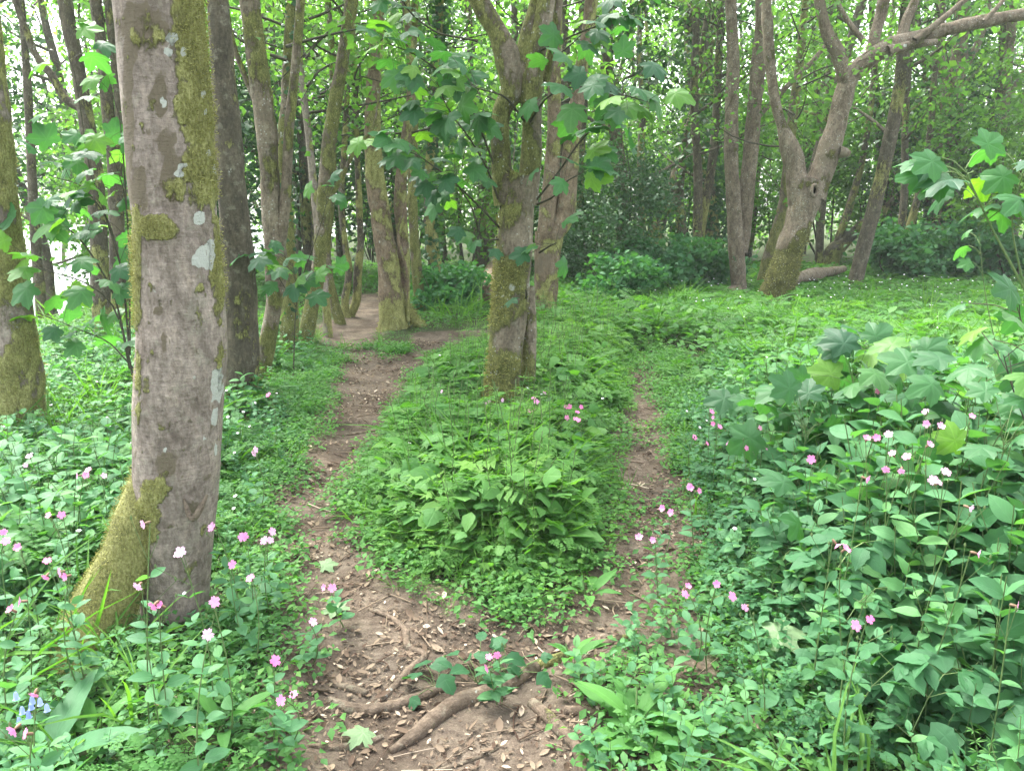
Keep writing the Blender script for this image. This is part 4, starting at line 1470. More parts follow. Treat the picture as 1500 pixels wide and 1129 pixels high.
    cover("campion_bank", "soft oval leaves of the tall bank on the right", V_camp_tall, P[a], sc[a] * .95, tn[a], [M['campion'], M['stem']])
    a = (k >= .62) & (k < .8)
    cover("bramble_bank", "three-part bramble leaves in the bank on the right", V_bram, P[a], sc[a] * .95, tn[a], [M['nettle'], M['stem']])
    a = (k >= .8) & (k < .9)
    cover("lobed_bank", "lobed leaves among the bank on the right", V_lob, P[a], sc[a] * 1.5, tn[a] - .1, [M['campion'], M['stem']])
    a = k >= .9
    cover("cleavers_bank", "thin whorled stems scrambling through the bank on the right", V_clea, P[a], sc[a] * 1.5, tn[a], [M['mat'], M['stem']])
    # --- wide far mat
    P = scatter_pts(15000, -9, 15, 6.0, 21.0, r)
    g, sd = region(P)
    a = ((g == 4) | ((g == 1) & (P[:, 1] > 7.5))) & in_view(P, 1.0) & (sd > 0.02)
    P, sd = P[a], sd[a]
    ok = keep_clear(P) & (r.random(len(P)) < .9)
    P, sd = P[ok], sd[ok]
    sc = (0.8 + .6 * r.random(len(P))) * (0.98 - .28 * sstep(8, 14, P[:, 1])) * (.3 + .7 * sstep(0, 1.0, sd))
    sc *= np.where((P[:, 0] < -.2) & (P[:, 1] < 13), .55, 1.0)
    tn = .5 + .17 * r.normal(0, 1, len(P)) + .8 * (pnoise(P, 1.3, 31) - .5)
    k = r.random(len(P)) + .5 * (pnoise(P, 1.0, 33) - .5)
    a = k < .72
    cover("leafy_ground_cover", "sea of light green leaves spreading to the far trees", V_clump_lo, P[a], sc[a] * 1.25, tn[a], [M['mat'], M['stem']])
    a = (k >= .72) & (k < .86)
    cover("herb_ground_cover", "mixed lobed herbs spreading to the far trees", V_lob, P[a], sc[a] * 1.1, tn[a], [M['mat'], M['stem']])
    a = k >= .86
    cover("parsley_ground_cover", "ferny herbs spreading to the far trees", V_pars, P[a], sc[a] * 1.1, tn[a], [M['island'], M['stem']])
    # --- grass and seeding stalks that break up the leaves
    P = scatter_pts(5200, -6, 7, 1.6, 12, r)
    g, sd = region(P)
    w = np.where(sd < .35, .55, .22) * sstep(.42, .62, pnoise(P, .5, 95)) * (sd > .01) * ((g == 1) | (g == 2) | (g == 4))
    ok = (r.random(len(P)) < w) & in_view(P) & keep_clear(P)
    P, sd = P[ok], sd[ok]
    cover("grass", "grass tufts scattered through the green plants", V_grass, P, (.7 + .8 * r.random(len(P))) * (.6 + .9 * sstep(.1, 1., sd)), .5 + .3 * r.normal(0, 1, len(P)), [M['grass'], M['stem']])
    # --- leaf litter
    P = scatter_pts(190000, -2.8, 2.4, 1.5, 9.5, r)
    g, sd = region(P)
    w = np.where(g == 0, 0.55, np.where(g == 3, .6, np.where(sd < .25, .35, .04)))
    w = w * (0.35 + .9 * sstep(.35, .62, pnoise(P, .3, 41))) * np.where(P[:, 1] < 4, 1, .65)
    ok = (r.random(len(P)) < w) & in_view(P)
    P = P[ok]
    n = len(P)
    z = hgt(P) + 0.004 + 0.004 * r.random(n)
    aa = r.random(n) * 6.283
    d = np.column_stack([np.cos(aa), np.sin(aa), r.normal(0, .18, n)])
    Mx = frame(d, r.normal(0, .35, (n, 3)) + [0, 0, 1]) * (np.clip(r.lognormal(-4.25, .55, n), .005, .06))[:, None, None]
    t = spread(leaf_oval(1, .5, 3, .5, -.35, .5, seed=3), np.column_stack([P, z]), Mx, np.clip(r.beta(2.2, 2.0, n) + .08 * r.normal(0, 1, n), 0, 1))
    tag(link("leaf_litter", tmesh("leaf_litter", t, [M['litter']])), "dead brown leaves and chips littering the path", kind="stuff")
    # twigs in the litter
    P = scatter_pts(900, -1.6, 1.8, 1.6, 6.5, r)
    g, sd = region(P)
    P = P[((g == 0) | (g == 3))]
    n = len(P)
    tw = []
    for p in P:
        a_ = r.random() * 6.28
        Lh = .03 + .09 * r.random()
        zz = float(hgt(p[None])[0]) + .006
        dv = np.array([math.cos(a_), math.sin(a_), r.normal(0, .05)]) * Lh
        tw.append(tube_t(curve3(np.array([*p, zz]) - dv, np.array([*p, zz]) + dv, 0, 4, (r.normal(0, .01), r.normal(0, .01), .004)), .0012 + .0022 * r.random(), 4, 0, r.random()))
    tag(link("twig_litter", tmesh("twig_litter", join(tw), [M['litter']])), "thin broken twigs scattered on the path", kind="stuff")


build_cover()

# ------------------------------------------------------------------ far wood, shrubs, saplings
def ellipsoid_leaves(r, n, c, rad, size, leaf, clumps=30, csd=0.22, up=.5):
    cc = r.normal(0, 1, (clumps, 3))
    cc = cc / np.linalg.norm(cc, axis=1, keepdims=True) * (r.random((clumps, 1)) ** .33) * np.array(rad) + np.array(c)
    k = r.integers(clumps, size=n)
    pos = cc[k] + r.normal(0, csd, (n, 3)) * np.array(rad) * .9
    a = r.random(n) * 6.283
    d = np.column_stack([np.cos(a), np.sin(a), r.normal(-.25, .45, n)])
    Mx = frame(d, r.normal(0, .6, (n, 3)) + [0, -.25, up]) * (size * (.6 + .8 * r.random(n)))[:, None, None]
    tn = np.clip(.5 + .5 * (r.random(clumps)[k] - .5) + r.normal(0, .15, n), 0, 1)
    return spread(leaf[r.integers(len(leaf))], pos, Mx, tn)


def shrub_proto(name, label, cat, seed, h=2.6, rad=1.1, n=2600, size=.09, mat='canopy', leaf=None, stems=6, group=None, z0=.3, clumps=34, csd=.2):
    r = np.random.default_rng(seed)
    root = empty(name, (0, 0, 0), label, cat, group)
    ts = []
    for i in range(stems):
        a = r.random() * 6.28
        tip = np.array([math.cos(a) * rad * r.random(), math.sin(a) * rad * r.random(), h * (.6 + .45 * r.random())])
        ts.append(tube_t(curve3((.1 * math.cos(a), .1 * math.sin(a), -.1), tip, 0, 8, (r.normal(0, .15), r.normal(0, .15), 0)), np.linspace(.028, .006, 8) * (.6 + .5 * r.random()), 5, 0))
    link("stem", tmesh("stem", join(ts), [M['twig']]), root)
    t = ellipsoid_leaves(r, n, (0, 0, z0 + (h - z0) * .55), (rad, rad, (h - z0) * .52), size, leaf or card, clumps, csd)
    t['v'][:, 2] = np.maximum(t['v'][:, 2], .02)
    link("foliage", tmesh("foliage", t, [M[mat]]), root)
    return root


def put(root, px, py, Y, rz=0., s=1., label=None, first=False, group=None):
    p = gp(px, py) if Y is None else np.array([at(px, 400, Y)[0], Y, 0])
    z = float(hgt(np.array([p[:2]]))[0])
    if first:
        root.location = (p[0], p[1], z)
        root.rotation_euler = (0, 0, rz)
        root.scale = (s, s, s)
        return root
    return copy_tree(root, (p[0], p[1], z), rz, s, label, group)


holly = shrub_proto("holly_bush", "dark glossy evergreen bush behind the U-forked trunk", "bush", 81, 2.6, 1.25, 7500, .075, 'dark', z0=.1, clumps=60, csd=.16)
put(holly, 890, 430, None, first=True)
put(holly, 845, 418, None, 1.3, .8, "smaller dark evergreen bush at the left foot of the bigger one")
br = shrub_proto("bramble_bush", "low bright bramble bush left of the twin slim stems", "bush", 82, .95, .9, 2600, .11, 'nettle', nett, z0=.02, clumps=40)
put(br, 960, 432, None, first=True)
put(br, 1015, 424, None, 2.1, 1.0, "low bramble bush at the foot of the twin slim stems")
put(br, 905, 446, None, 3.1, .8, "low bramble bush in front of the dark evergreen bush")
put(br, 1330, 412, None, .7, 1.2, "dim bramble bush right of the fallen log")
put(br, 1420, 412, None, 1.7, 1.3, "dim bramble bush under the twin grey-brown trunk at right")
put(br, 655, 458, None, 4, .7, "low bush at the foot of the ivy-sheathed trunk")

GI = "leafy shrubs in the far wood"
sh = [shrub_proto("understorey_shrub", "tall open hazel-like shrub", "shrub", 90 + i, 3.4, 1.25, 2600, .11, m, group=GI) for i, m in enumerate(['canopy', 'dark', 'canopy'])]
used = [False] * 3
SPOTS = [(165, 14, 2, .8, "light green shrub behind the left sapling"), (205, 15, 0, 1.1, "light green shrub hidden behind the broad grey trunk"),
         (330, 15, 1, 1.2, "dark shrub between the broad trunk and the forked pale trunk"), (440, 16.5, 1, 1.3, "dark shrub behind the trunks left of the path"), (510, 19, 1, 1.3, "dark shrub behind the wavy pair of stems"),
         (545, 24, 2, 1.0, "light shrub where the path ends"), (600, 19, 1, 1.2, "dark shrub behind the vine-wrapped twin trunk"), (680, 17, 0, 1.1, "light shrub behind the broken stump"),
         (725, 21, 0, 1.3, "light shrub behind the middle tree"), (790, 19, 0, 1.2, "light shrub behind the U-forked trunk"), (860, 22, 2, 1.3, "light shrub behind the dark evergreen bush"), (930, 23, 0, 1.3, "light shrub behind the leaning dark trunk"),
         (1000, 22, 0, 1.3, "light shrub left of the ivy-wrapped trunk"), (1060, 24, 0, 1.4, "light shrub between the twin slim stems"), (1130, 22, 2, 1.2, "light shrub behind the gnarled tree"),
         (1210, 23, 0, 1.4, "light shrub behind the fallen log"), (1275, 21, 0, 1.2, "light shrub behind the leaning stumpy trunk"), (1340, 20, 1, 1.3, "dark shrub left of the twin grey-brown trunk"), (1410, 19, 0, 1.2, "light shrub right of the twin grey-brown trunk"),
         (1490, 17, 0, 1.2, "light shrub at the right edge"), (1170, 27, 1, 1.5, "dark tall shrub deep behind the gnarled tree"), (1380, 26, 0, 1.5, "light tall shrub deep behind the right trunks")]
for i, (px, Y, k, s, lab) in enumerate(SPOTS):
    if not used[k]:
        used[k] = True
        o = put(sh[k], px, 400, Y, i * 1.7, s, first=True)
        o['label'] = lab
    else:
        put(sh[k], px, 400, Y, i * 1.7, s, lab, group=GI)


def wood_tree(seed, h=9.0, r0=.13, mat='canopy', dense=2600, stems=1, low=2.2):
    r = np.random.default_rng(seed)
    root = empty("woodland_tree", (0, 0, 0), "tree of the far wood", "tree", "trees of the far wood")
    allq, tips = [], []
    for s_ in range(stems):
        a = r.random() * 6.28
        lean = r.normal(0, .06, 2) + (np.array([math.cos(a), math.sin(a)]) * .1 if stems > 1 else 0)
        zz = np.linspace(0, h, 9)
        pts = np.column_stack([lean[0] * zz + np.cumsum(r.normal(0, .07, 9)), lean[1] * zz + np.cumsum(r.normal(0, .07, 9)), zz - .15])
        pts[:, :2] -= pts[0, :2]
        V, Qd, *_ = tuber(pts, r0 * np.linspace(1, .25, 9), 10, .25, .05, seed + s_, .3)
        allq.append((V, Qd))
        for b_ in range(9):
            z = low + (h - low) * (b_ + r.random()) / 9
            p = np.array([np.interp(z, zz, pts[:, 0]), np.interp(z, zz, pts[:, 1]), z])
            a = r.random() * 6.28
            Lb = .8 + 1.5 * r.random()
            e = p + np.array([math.cos(a) * Lb, math.sin(a) * Lb, Lb * (.3 + .6 * r.random())])
            bp_ = curve3(p, e, 0, 6, (r.normal(0, .12), r.normal(0, .12), r.normal(0, .1)))
            V, Qd, *_ = tuber(bp_, np.linspace(.035, .01, 6), 6, .25, .05, seed + b_, .2)
            allq.append((V, Qd))
            tips += [bp_[3], bp_[4], bp_[5]]
            for k in range(2):
                q = bp_[r.integers(2, 5)]
                e2 = q + r.normal(0, .5, 3)
                V, Qd, *_ = tuber(curve3(q, e2, .1, 4), np.linspace(.014, .005, 4), 5, .25, .05, seed + b_, .2)
                allq.append((V, Qd))
                tips.append(e2)
    V, Qd = joinq(allq)
    nz = fbm(V / .5, 3, seed)
    link("trunk", mesh_from("trunk", V, Qd, mats=[M['bark_far']], attrs={'moss': np.clip(.3 + (nz - .5) * 1.4, 0, 1), 'dark': np.clip(nz * .5, 0, 1), 'lichen': np.zeros(len(V))}), root)
    tips = np.array(tips)
    k = r.integers(len(tips), size=dense)
    pos = tips[k] + r.normal(0, .3, (dense, 3)) * [1, 1, .6]
    a = r.random(dense) * 6.283
    d = np.column_stack([np.cos(a), np.sin(a), r.normal(-.35, .35, dense)])
    Mx = frame(d, r.normal(0, .5, (dense, 3)) + [0, 0, .8]) * (.13 * (.6 + .7 * r.random(dense)))[:, None, None]
    t = spread(card[0], pos, Mx, np.clip(.55 + .5 * (r.random(len(tips))[k] - .5) + r.normal(0, .12, dense), 0, 1))
    link("crown", tmesh("crown", t, [M[mat]]), root)
    return root


W = [wood_tree(201, 9, .13, 'canopy', 2600, 1, 2.4), wood_tree(202, 10, .11, 'canopy', 2800, 2, 2.0), wood_tree(203, 8, .15, 'dark', 2600, 1, 1.6),
     wood_tree(204, 9.5, .09, 'canopy', 2400, 3, 2.6), wood_tree(205, 9, .16, 'canopy', 2600, 1, 3.0)]
WL = ["single-stemmed", "two-stemmed", "dark-leaved", "three-stemmed", "stout single-stemmed"]
ZONES = [(-100, 160, "beyond the bright gap at the far left"), (160, 480, "behind the trunks left of the path"), (480, 720, "past the end of the path"),
         (720, 1050, "behind the dark evergreen bush"), (1050, 1280, "behind the gnarled tree"), (1280, 1620, "in the dim wood on the right")]
r = np.random.default_rng(909)
usedw = [False] * 5
slots = []
for ring, (y0, y1, cnt) in enumerate([(15.5, 19, 16), (19, 25, 24), (25, 34, 22), (34, 48, 16)]):
    for i in range(cnt):
        px = -90 + 1690 * (i + .15 + .7 * r.random()) / cnt
        Y = y0 + (y1 - y0) * r.random()
        if 505 < px < 575 and Y < 24:
            continue
        if px < 150 and r.random() < .8:
            continue
        slots.append((px, Y))
for px, Y in slots:
    k = int(r.integers(5))
    zone = next(z[2] for z in ZONES if px < z[1])
    dist = "nearer" if Y < 22 else ("deeper" if Y < 32 else "farthest")
    lab = f"{WL[k]} {dist} woodland tree {zone}"
    s = .85 + .4 * r.random()
    if not usedw[k]:
        usedw[k] = True
        o = put(W[k], px, 400, Y, r.random() * 6, s, first=True)
        o['label'] = lab
    else:
        put(W[k], px, 400, Y, r.random() * 6, s, lab)


def far_wood():
    """leafy mass of the wood far behind, too many leaves and trees to count"""
    r = np.random.default_rng(321)
    out = []
    n_cl = 1250
    px = -150 + 1800 * r.random(n_cl)
    Y = 24 + 34 * r.random(n_cl)
    keep = ~((px < 140) & (r.random(n_cl) < .55))
    px, Y = px[keep], Y[keep]
    n_cl = len(px)
    x = (px - 750) / F * Y * 1.02
    z = 0.2 + 11.5 * r.random(n_cl) ** 1.15
    x = x[:]
    per = 55
    k = np.repeat(np.arange(n_cl), per)
    n = len(k)
    pos = np.column_stack([x[k], Y[k], z[k]]) + r.normal(0, .62, (n, 3)) * [1.2, 1, .75]
    pos[:, 2] = np.maximum(pos[:, 2], .05)
    a = r.random(n) * 6.283
    d = np.column_stack([np.cos(a), np.sin(a), r.normal(-.3, .4, n)])
    Mx = frame(d, r.normal(0, .6, (n, 3)) + [0, 0, .7]) * (.20 * (.6 + .8 * r.random(n)))[:, None, None]
    t = spread(card[1], pos, Mx, np.clip(.55 + .6 * (r.random(n_cl)[k] - .5) + r.normal(0, .12, n), 0, 1))
    tag(link("far_wood_foliage", tmesh("far_wood_foliage", t, [M['canopy']])), "hazy mass of leaves closing the view behind the trees", kind="stuff")


far_wood()

# ivy on two trunks, as parts
def ivy_on(tr, n, size, spread_r, seed, zmax=8):
    r = np.random.default_rng(seed)
    tk = [c for c in tr.children if c.name.startswith('trunk')][0].data
    co = np.empty(len(tk.vertices) * 3, np.float32)
    tk.vertices.foreach_get('co', co)
    co = co.reshape(-1, 3)
    i = r.integers(len(co), size=n)
    pos = co[i] + r.normal(0, spread_r, (n, 3))
    pos[:, 2] = np.maximum(pos[:, 2], .02)
    a = r.random(n) * 6.283
    d = np.column_stack([np.cos(a) * .6, np.sin(a) * .6 - .3, -np.ones(n) * .8 + r.normal(0, .3, n)])
    Mx = frame(d, np.column_stack([r.normal(0, .5, n), -np.ones(n), r.normal(.4, .3, n)])) * (size * (.6 + .7 * r.random(n)))[:, None, None]
    link("ivy", tmesh("ivy", spread(buds[0], pos, Mx, np.clip(.5 + .25 * r.normal(0, 1, n), 0, 1)), [M['dark']]), tr)


for o in list(scene.objects):
    lb = o.get('label', '')
    if o.type == 'EMPTY' and 'wrapped top to bottom in dark ivy' in lb:
        ivy_on(o, 4200, .11, .17, 1)
    elif o.type == 'EMPTY' and 'sheathed in ivy' in lb:
        ivy_on(o, 1500, .08, .06, 2)
    elif o.type == 'EMPTY' and 'rising from dark ivy' in lb:
        ivy_on(o, 1500, .09, .12, 3)
    elif o.type == 'EMPTY' and 'ivy-green foot' in lb:
        ivy_on(o, 500, .06, .04, 4)


# --- leafy shoots: branches given by their course, leaves hung along them
def shoot(parent, loc, px, Y0, w, leaves, size, seed, mat='syc', name='leafy_shoot', jit=.10, dY=0., sz_var=.4, stem_mat='twig', leafset=None, face=(0, -.55, .75), start=.3):
    r = np.random.default_rng(seed)
    pts = np.array([at(p[0], p[1], Y0 + (p[2] if len(p) > 2 else dY * i / max(1, len(px) - 1))) for i, p in enumerate(px)])
    s = np.linspace(0, 1, 14)
    u = np.linspace(0, 1, len(pts))
    P = np.column_stack([np.interp(s, u, pts[:, c]) for c in range(3)])
    P[1:-1] = (P[:-2] + P[1:-1] * 2 + P[2:]) / 4
    ts = [tube_t(P, np.linspace(w, w * .35, 14), 5, 1)]
    main = unit(P[-1] - P[0])
    for i in range(leaves):
        f = start + (1 - start) * (i + r.random() * .7) / leaves
        b_ = np.array([np.interp(f, s, P[:, c]) for c in range(3)])
        out = unit(r.normal(0, 1, 3) * [1, .8, .5] + main * .5)
        pet = size * (.5 + .7 * r.random())
        q = b_ + out * pet + np.array([0, 0, .02])
        ts.append(tube_t([b_, (b_ + q) / 2 + [0, 0, .01], q], .0016, 3, 1))
        d = out * [1, 1, .5] + np.array([0, 0, -.35 + r.normal(0, .25)])
        nn = np.array(face) + r.normal(0, .35, 3)
        ls = (leafset or syc)
        ts.append(xf(ls[r.integers(len(ls))], frame(d, nn) * size * (1 - sz_var * .5 + sz_var * r.random()), q, np.clip(.45 + .28 * r.normal(0, 1), 0, 1)))
    t = join(ts)
    t['v'] -= np.asarray(loc)
    return link(name, tmesh(name, t, [M[mat], M[stem_mat]]), parent)


L12 = np.array(t12.location)
Y12 = L12[1]
for i, (px, n, sz, dy) in enumerate([
        ([(742, 330), (716, 250), (690, 205), (655, 160), (640, 120)], 22, .17, -.5), ([(738, 340), (700, 300), (660, 262), (610, 225), (575, 215)], 20, .17, -.6),
        ([(745, 300), (690, 150), (650, 110), (610, 80), (570, 65)], 18, .17, -.4), ([(780, 300), (820, 250), (850, 205), (900, 160), (925, 115)], 14, .19, -.5),
        ([(770, 190), (800, 140), (840, 125), (900, 135), (950, 150)], 12, .2, -.7), ([(770, 180), (740, 140), (700, 130), (690, 125)], 7, .18, -.7), ([(785, 300), (810, 290), (830, 265), (850, 255)], 6, .18, -.5),
        ([(705, 350), (690, 300), (655, 250)], 5, .16, -.3), ([(760, 90), (820, 60), (870, 40), (930, 20)], 12, .17, -.3), ([(735, 350), (716, 352), (700, 345)], 4, .14, -.3), ([(770, 440), (772, 430), (770, 425)], 1, .15, -.45),
        ([(790, 370), (806, 360), (815, 356)], 4, .17, -.4), ([(700, 60), (640, 50), (600, 20), (580, -20)], 12, .16, -.2)]):
    shoot(t12, L12, px, Y12, .009, int(n * 1.4), sz, 700 + i, dY=dy, start=.35 if n > 6 else .6)


def sapling(label, base_px, Y0, shoots, name='sycamore_sapling', cat='sapling', **kw):
    b_ = at(base_px[0], base_px[1], Y0)
    b_[2] = float(hgt(np.array([b_[:2]]))[0])
    root = empty(name, b_, label, cat)
    for i, (px, n, sz, w) in enumerate(shoots):
        shoot(root, b_, px, Y0, w, n, sz, hash_seed(label) + i, **kw)
    return root


def hash_seed(s):
    return sum(ord(c) * (i + 1) for i, c in enumerate(s)) % 100000


sapling("young sycamore with broad leaves between the left-edge trunk and the broad trunk", (195, 560), 5.2,
        [([(196, 560), (185, 500), (165, 440), (120, 410), (80, 400), (50, 390)], 14, .19, .008), ([(196, 540), (160, 500), (110, 480), (60, 460)], 8, .17, .006),
         ([(190, 540), (170, 430), (120, 350), (80, 320), (40, 330)], 16, .19, .008), ([(190, 520), (180, 400), (160, 320), (120, 270), (80, 260)], 16, .18, .008),
         ([(190, 520), (190, 380), (185, 290), (170, 240), (150, 210)], 16, .17, .007), ([(195, 560), (200, 520), (205, 480)], 4, .14, .005), ([(180, 400), (150, 300), (130, 250), (110, 100), (90, 70)], 12, .17, .006),
         ([(185, 300), (180, 220), (175, 170), (165, 140)], 10, .17, .006)])
sapling("small sycamore shoot with a whorl of leaves before the trunks left of the path", (452, 545), 6.2,
        [([(430, 540), (432, 470), (436, 425), (428, 385)], 14, .18, .006), ([(436, 430), (455, 400), (475, 395)], 5, .17, .004), ([(434, 450), (405, 400), (380, 382), (372, 380)], 6, .17, .004),
         ([(436, 425), (470, 330), (480, 290), (470, 275)], 6, .14, .004)], start=.55)
sapling("sycamore sapling with a yellow-green tip, reaching in from the right edge", (1560, 700), 2.15,
        [([(1570, 700), (1530, 480), (1480, 385), (1450, 330), (1425, 275), (1412, 245)], 13, .1, .005), ([(1500, 420), (1480, 330), (1495, 260), (1520, 240)], 7, .105, .003), ([(1520, 460), (1505, 340), (1500, 300)], 4, .11, .003)],
        start=.62, stem_mat='stem', jit=.05)
sapling("sycamore sapling whose dark leaves hang at the right edge above the bank", (1560, 760), 2.3,
        [([(1560, 800), (1530, 600), (1505, 500), (1490, 450)], 9, .12, .004), ([(1560, 800), (1510, 640), (1480, 560), (1470, 520)], 6, .12, .004)], start=.45)
sapling("tall bare-stemmed seedling standing thin before the right wood", (1500, 720), 3.4,
        [([(1505, 760), (1488, 620), (1462, 520), (1442, 430), (1434, 340)], 3, .07, .004), ([(1510, 760), (1490, 650), (1470, 560), (1460, 500)], 2, .06, .003)], stem_mat='stem', start=.8)
SEED = [((1170, 760), 3.6, [(1175, 690), (1180, 640)], 8, .17, "broad-leaved sycamore seedling at the left front of the right bank"), ((1260, 740), 3.9, [(1262, 650), (1256, 600), (1250, 570)], 10, .17, "broad-leaved sycamore seedling in the middle of the right bank"),
        ((1330, 740), 3.7, [(1335, 640), (1330, 590)], 9, .17, "sycamore seedling right of the middle one on the right bank"), ((1400, 760), 3.3, [(1410, 640), (1420, 580)], 9, .17, "sycamore seedling with the biggest leaves towards the right edge"),
        ((1130, 740), 4.3, [(1130, 640), (1120, 600)], 6, .15, "sycamore seedling beside the pink campions on the right bank"), ((1290, 700), 4.6, [(1285, 570), (1280, 530)], 8, .17, "sycamore seedling farthest back on the right bank"),
        ((1180, 870), 3.0, [(1178, 800), (1170, 770)], 4, .15, "single-stemmed sycamore seedling with a drooping leaf, low on the right bank"), ((1450, 800), 2.8, [(1460, 700), (1470, 660)], 8, .14, "sycamore seedling lowest at the right edge")]
for bpx, Y, px, n, sz, lab in SEED:
    sapling(lab, bpx, Y, [([bpx] + px + [(px[-1][0], px[-1][1] - 15)], int(n * 1.6), sz * 1.1, .004)], name='sycamore_seedling', cat='seedling', start=.6, face=(0, -.5, .8), stem_mat='stem')

# ------------------------------------------------------------------ single plants: docks, campions, bluebell, fallen leaves
def plant_thing(name, label, cat, p, parts, group=None, rz=0, s=1.):
    root = empty(name, (p[0], p[1], float(hgt(np.array([p[:2]]))[0])), label, cat, group, rz)
    root.scale = (s, s, s)
    for nm, me in parts:
        link(nm, me, root)
    return root


def dock_parts(seed, n=9, L_=.3, el=1.0):
    r = np.random.default_rng(seed)
    ms = []
    for i in range(n):
        a = i * 2.4 + r.normal(0, .25)
        e = el * (.5 + .6 * r.random())
        d = np.array([math.cos(a) * math.cos(e), math.sin(a) * math.cos(e), math.sin(e)])
        t = leaf_oval(1, .30 + .08 * r.random(), 10, .25, .45 + .4 * r.random(), .5, seed=seed + i)
        t = xf(t, frame(d, np.array([0, 0, 1]) + r.normal(0, .15, 3)) * L_ * (.65 + .5 * r.random()), d * .04, .5 + r.normal(0, .2))
        ms.append(("leaf", tmesh("leaf", t, [M['dock']])))
    st = [tube_t(curve3((0, 0, 0), (.03 * r.normal(), .03 * r.normal(), L_ * .7), 0, 4), .003, 4, 0)]
    ms.append(("stem", tmesh("stem", join(st), [M['stem']])))
    return ms


for px, py, n, L_, el, lab in [(930, 1075, 11, .3, 1.0, "tall dock plant with long upright leaves at the bottom of the photo"), (815, 800, 9, .3, 1.0, "dock plant with long drooping leaves on the island front"), (860, 872, 7, .22, .9, "small dock plant at the island tip beside the narrow path"),
                               (955, 1105, 7, .22, .7, "rounder dock plant beside the tall one at the bottom"), (840, 965, 9, .17, 1.1, "grassy green tuft growing on the root junction"), (1245, 1010, 6, .26, .9, "dock plant with one long pale leaf low in the right bank"),
                               (620, 830, 5, .16, .8, "dock with two arching leaves at the left front of the island"), (1150, 1120, 6, .22, .6, "dock plant by the bottom edge right of the low leaf carpet"), (330, 1090, 6, .2, 1., "dock plant with a broad leaf in the left foreground"),
                               (150, 1090, 6, .24, 1., "dock plant with a folded leaf in the bottom left corner"), (1370, 1100, 6, .3, 1.1, "dock plant with a tall broad leaf in the bottom right corner")]:
    plant_thing("dock_plant", lab, "plant", gp(px, py), dock_parts(hash_seed(lab), n, L_ * .62, el))
# dark leaved clump on the root, with its three pink flowers
r = np.random.default_rng(66)
lm = [("foliage", tmesh("foliage", join([p_clump(np.random.default_rng(5), 12, .12, nett, .075, .12, .5), xf(p_clump(np.random.default_rng(6), 8, .09, buds, .07, .12, .4), None, (.12, .02, 0)), xf(p_clump(np.random.default_rng(8), 6, .08, buds, .07, .1, .4), None, (-.14, -.05, 0))]), [M['nettle'], M['stem']]))]
plant_thing("leafy_clump", "dark-leaved clump with pink flowers growing over the longest root", "plant", gp(700, 985), lm)


def flower_t(r, tint, size=.014):
    ts = []
    cup = .05 + .75 * r.random() ** 1.5
    for i in range(5):
        a = i * 1.2566 + r.normal(0, .06)
        for o in (-.2, .2):
            d = np.array([math.cos(a + o), math.sin(a + o), cup])
            ts.append(xf(leaf_oval(1, .48, 3, .1, .1, .62), frame(d, np.array([0, 0, 1.])) * size, (0, 0, 0), tint + r.normal(0, .05)))
    cal = tube_t([(0, 0, 0), (0, 0, -.006), (0, 0, -.015), (0, 0, -.018)], np.array([.0025, .0042, .004, .0015]), 6, 1)
    return join(ts + [cal])


CAMP_GROUP = "pink campions in flower"


def campion(px, py, h, tint, nfl, seed, label, leafy=True, size=.0145):
    r = np.random.default_rng(seed)
    p = gp(px, py, h)
    z0 = float(hgt(np.array([p[:2]]))[0])
    top = np.array([0, 0, h - z0])
    off = np.array([r.normal(0, .04), r.normal(0, .04) + .03, 0])
    root = empty("red_campion", (p[0] + off[0], p[1] + off[1], z0), label, "flower", CAMP_GROUP)
    top = top - off
    pts = curve3((0, 0, 0), top, 0, 7, (r.normal(0, .02), r.normal(0, .02), 0))
    ts = [tube_t(pts, np.linspace(.0028, .0015, 7), 4, 0)]
    heads = [top]
    for i in range(nfl - 1):
        e = top + np.array([r.normal(0, .035), r.normal(0, .02), r.normal(-.015, .02)])
        ts.append(tube_t([pts[5], (pts[5] + e) / 2 + [0, 0, .012], e], .0012, 3, 0))
        heads.append(e)
    for i in range(2):
        e = top + np.array([r.normal(0, .03), r.normal(0, .02), r.normal(-.01, .02)])
        ts.append(tube_t([pts[5], e], .001, 3, 0))
        ts.append(tube_t([e, e + [0, 0, .006], e + [0, 0, .013]], np.array([.002, .004, .001]), 5, 0))
    link("stem", tmesh("stem", join(ts), [M['stem']]), root)
    lv = []
    for i in range(5):
        f = .2 + .7 * i / 5
        q = pts[0] * (1 - f) + top * f
        a = i * 1.57 + r.random()
        for sg in (0, math.pi):
            el = .2 + .4 * f + r.normal(0, .15)
            d = np.array([math.cos(a + sg) * math.cos(el), math.sin(a + sg) * math.cos(el), math.sin(el)])
            lv.append(rleaf(r, oval, q, d, (.085 - .05 * f) * (.8 + .4 * r.random()), dt=.5 + r.normal(0, .15)))
    link("foliage", tmesh("foliage", join(lv), [M['campion']]), root)
    for e in heads:
        face = unit(np.array([r.normal(0, .6), -.6, .5 + r.normal(0, .4)]))
        x = unit(np.cross([0, 1., .2], face))
        B = np.stack([x, np.cross(face, x), face], -1)
        f = flower_t(r, tint, size * (.85 + .35 * r.random()))
        me = tmesh("flower", xf(f, B, e + face * .016), [M['pink'], M['calyx']])
        link("flower", me, root)
    return root


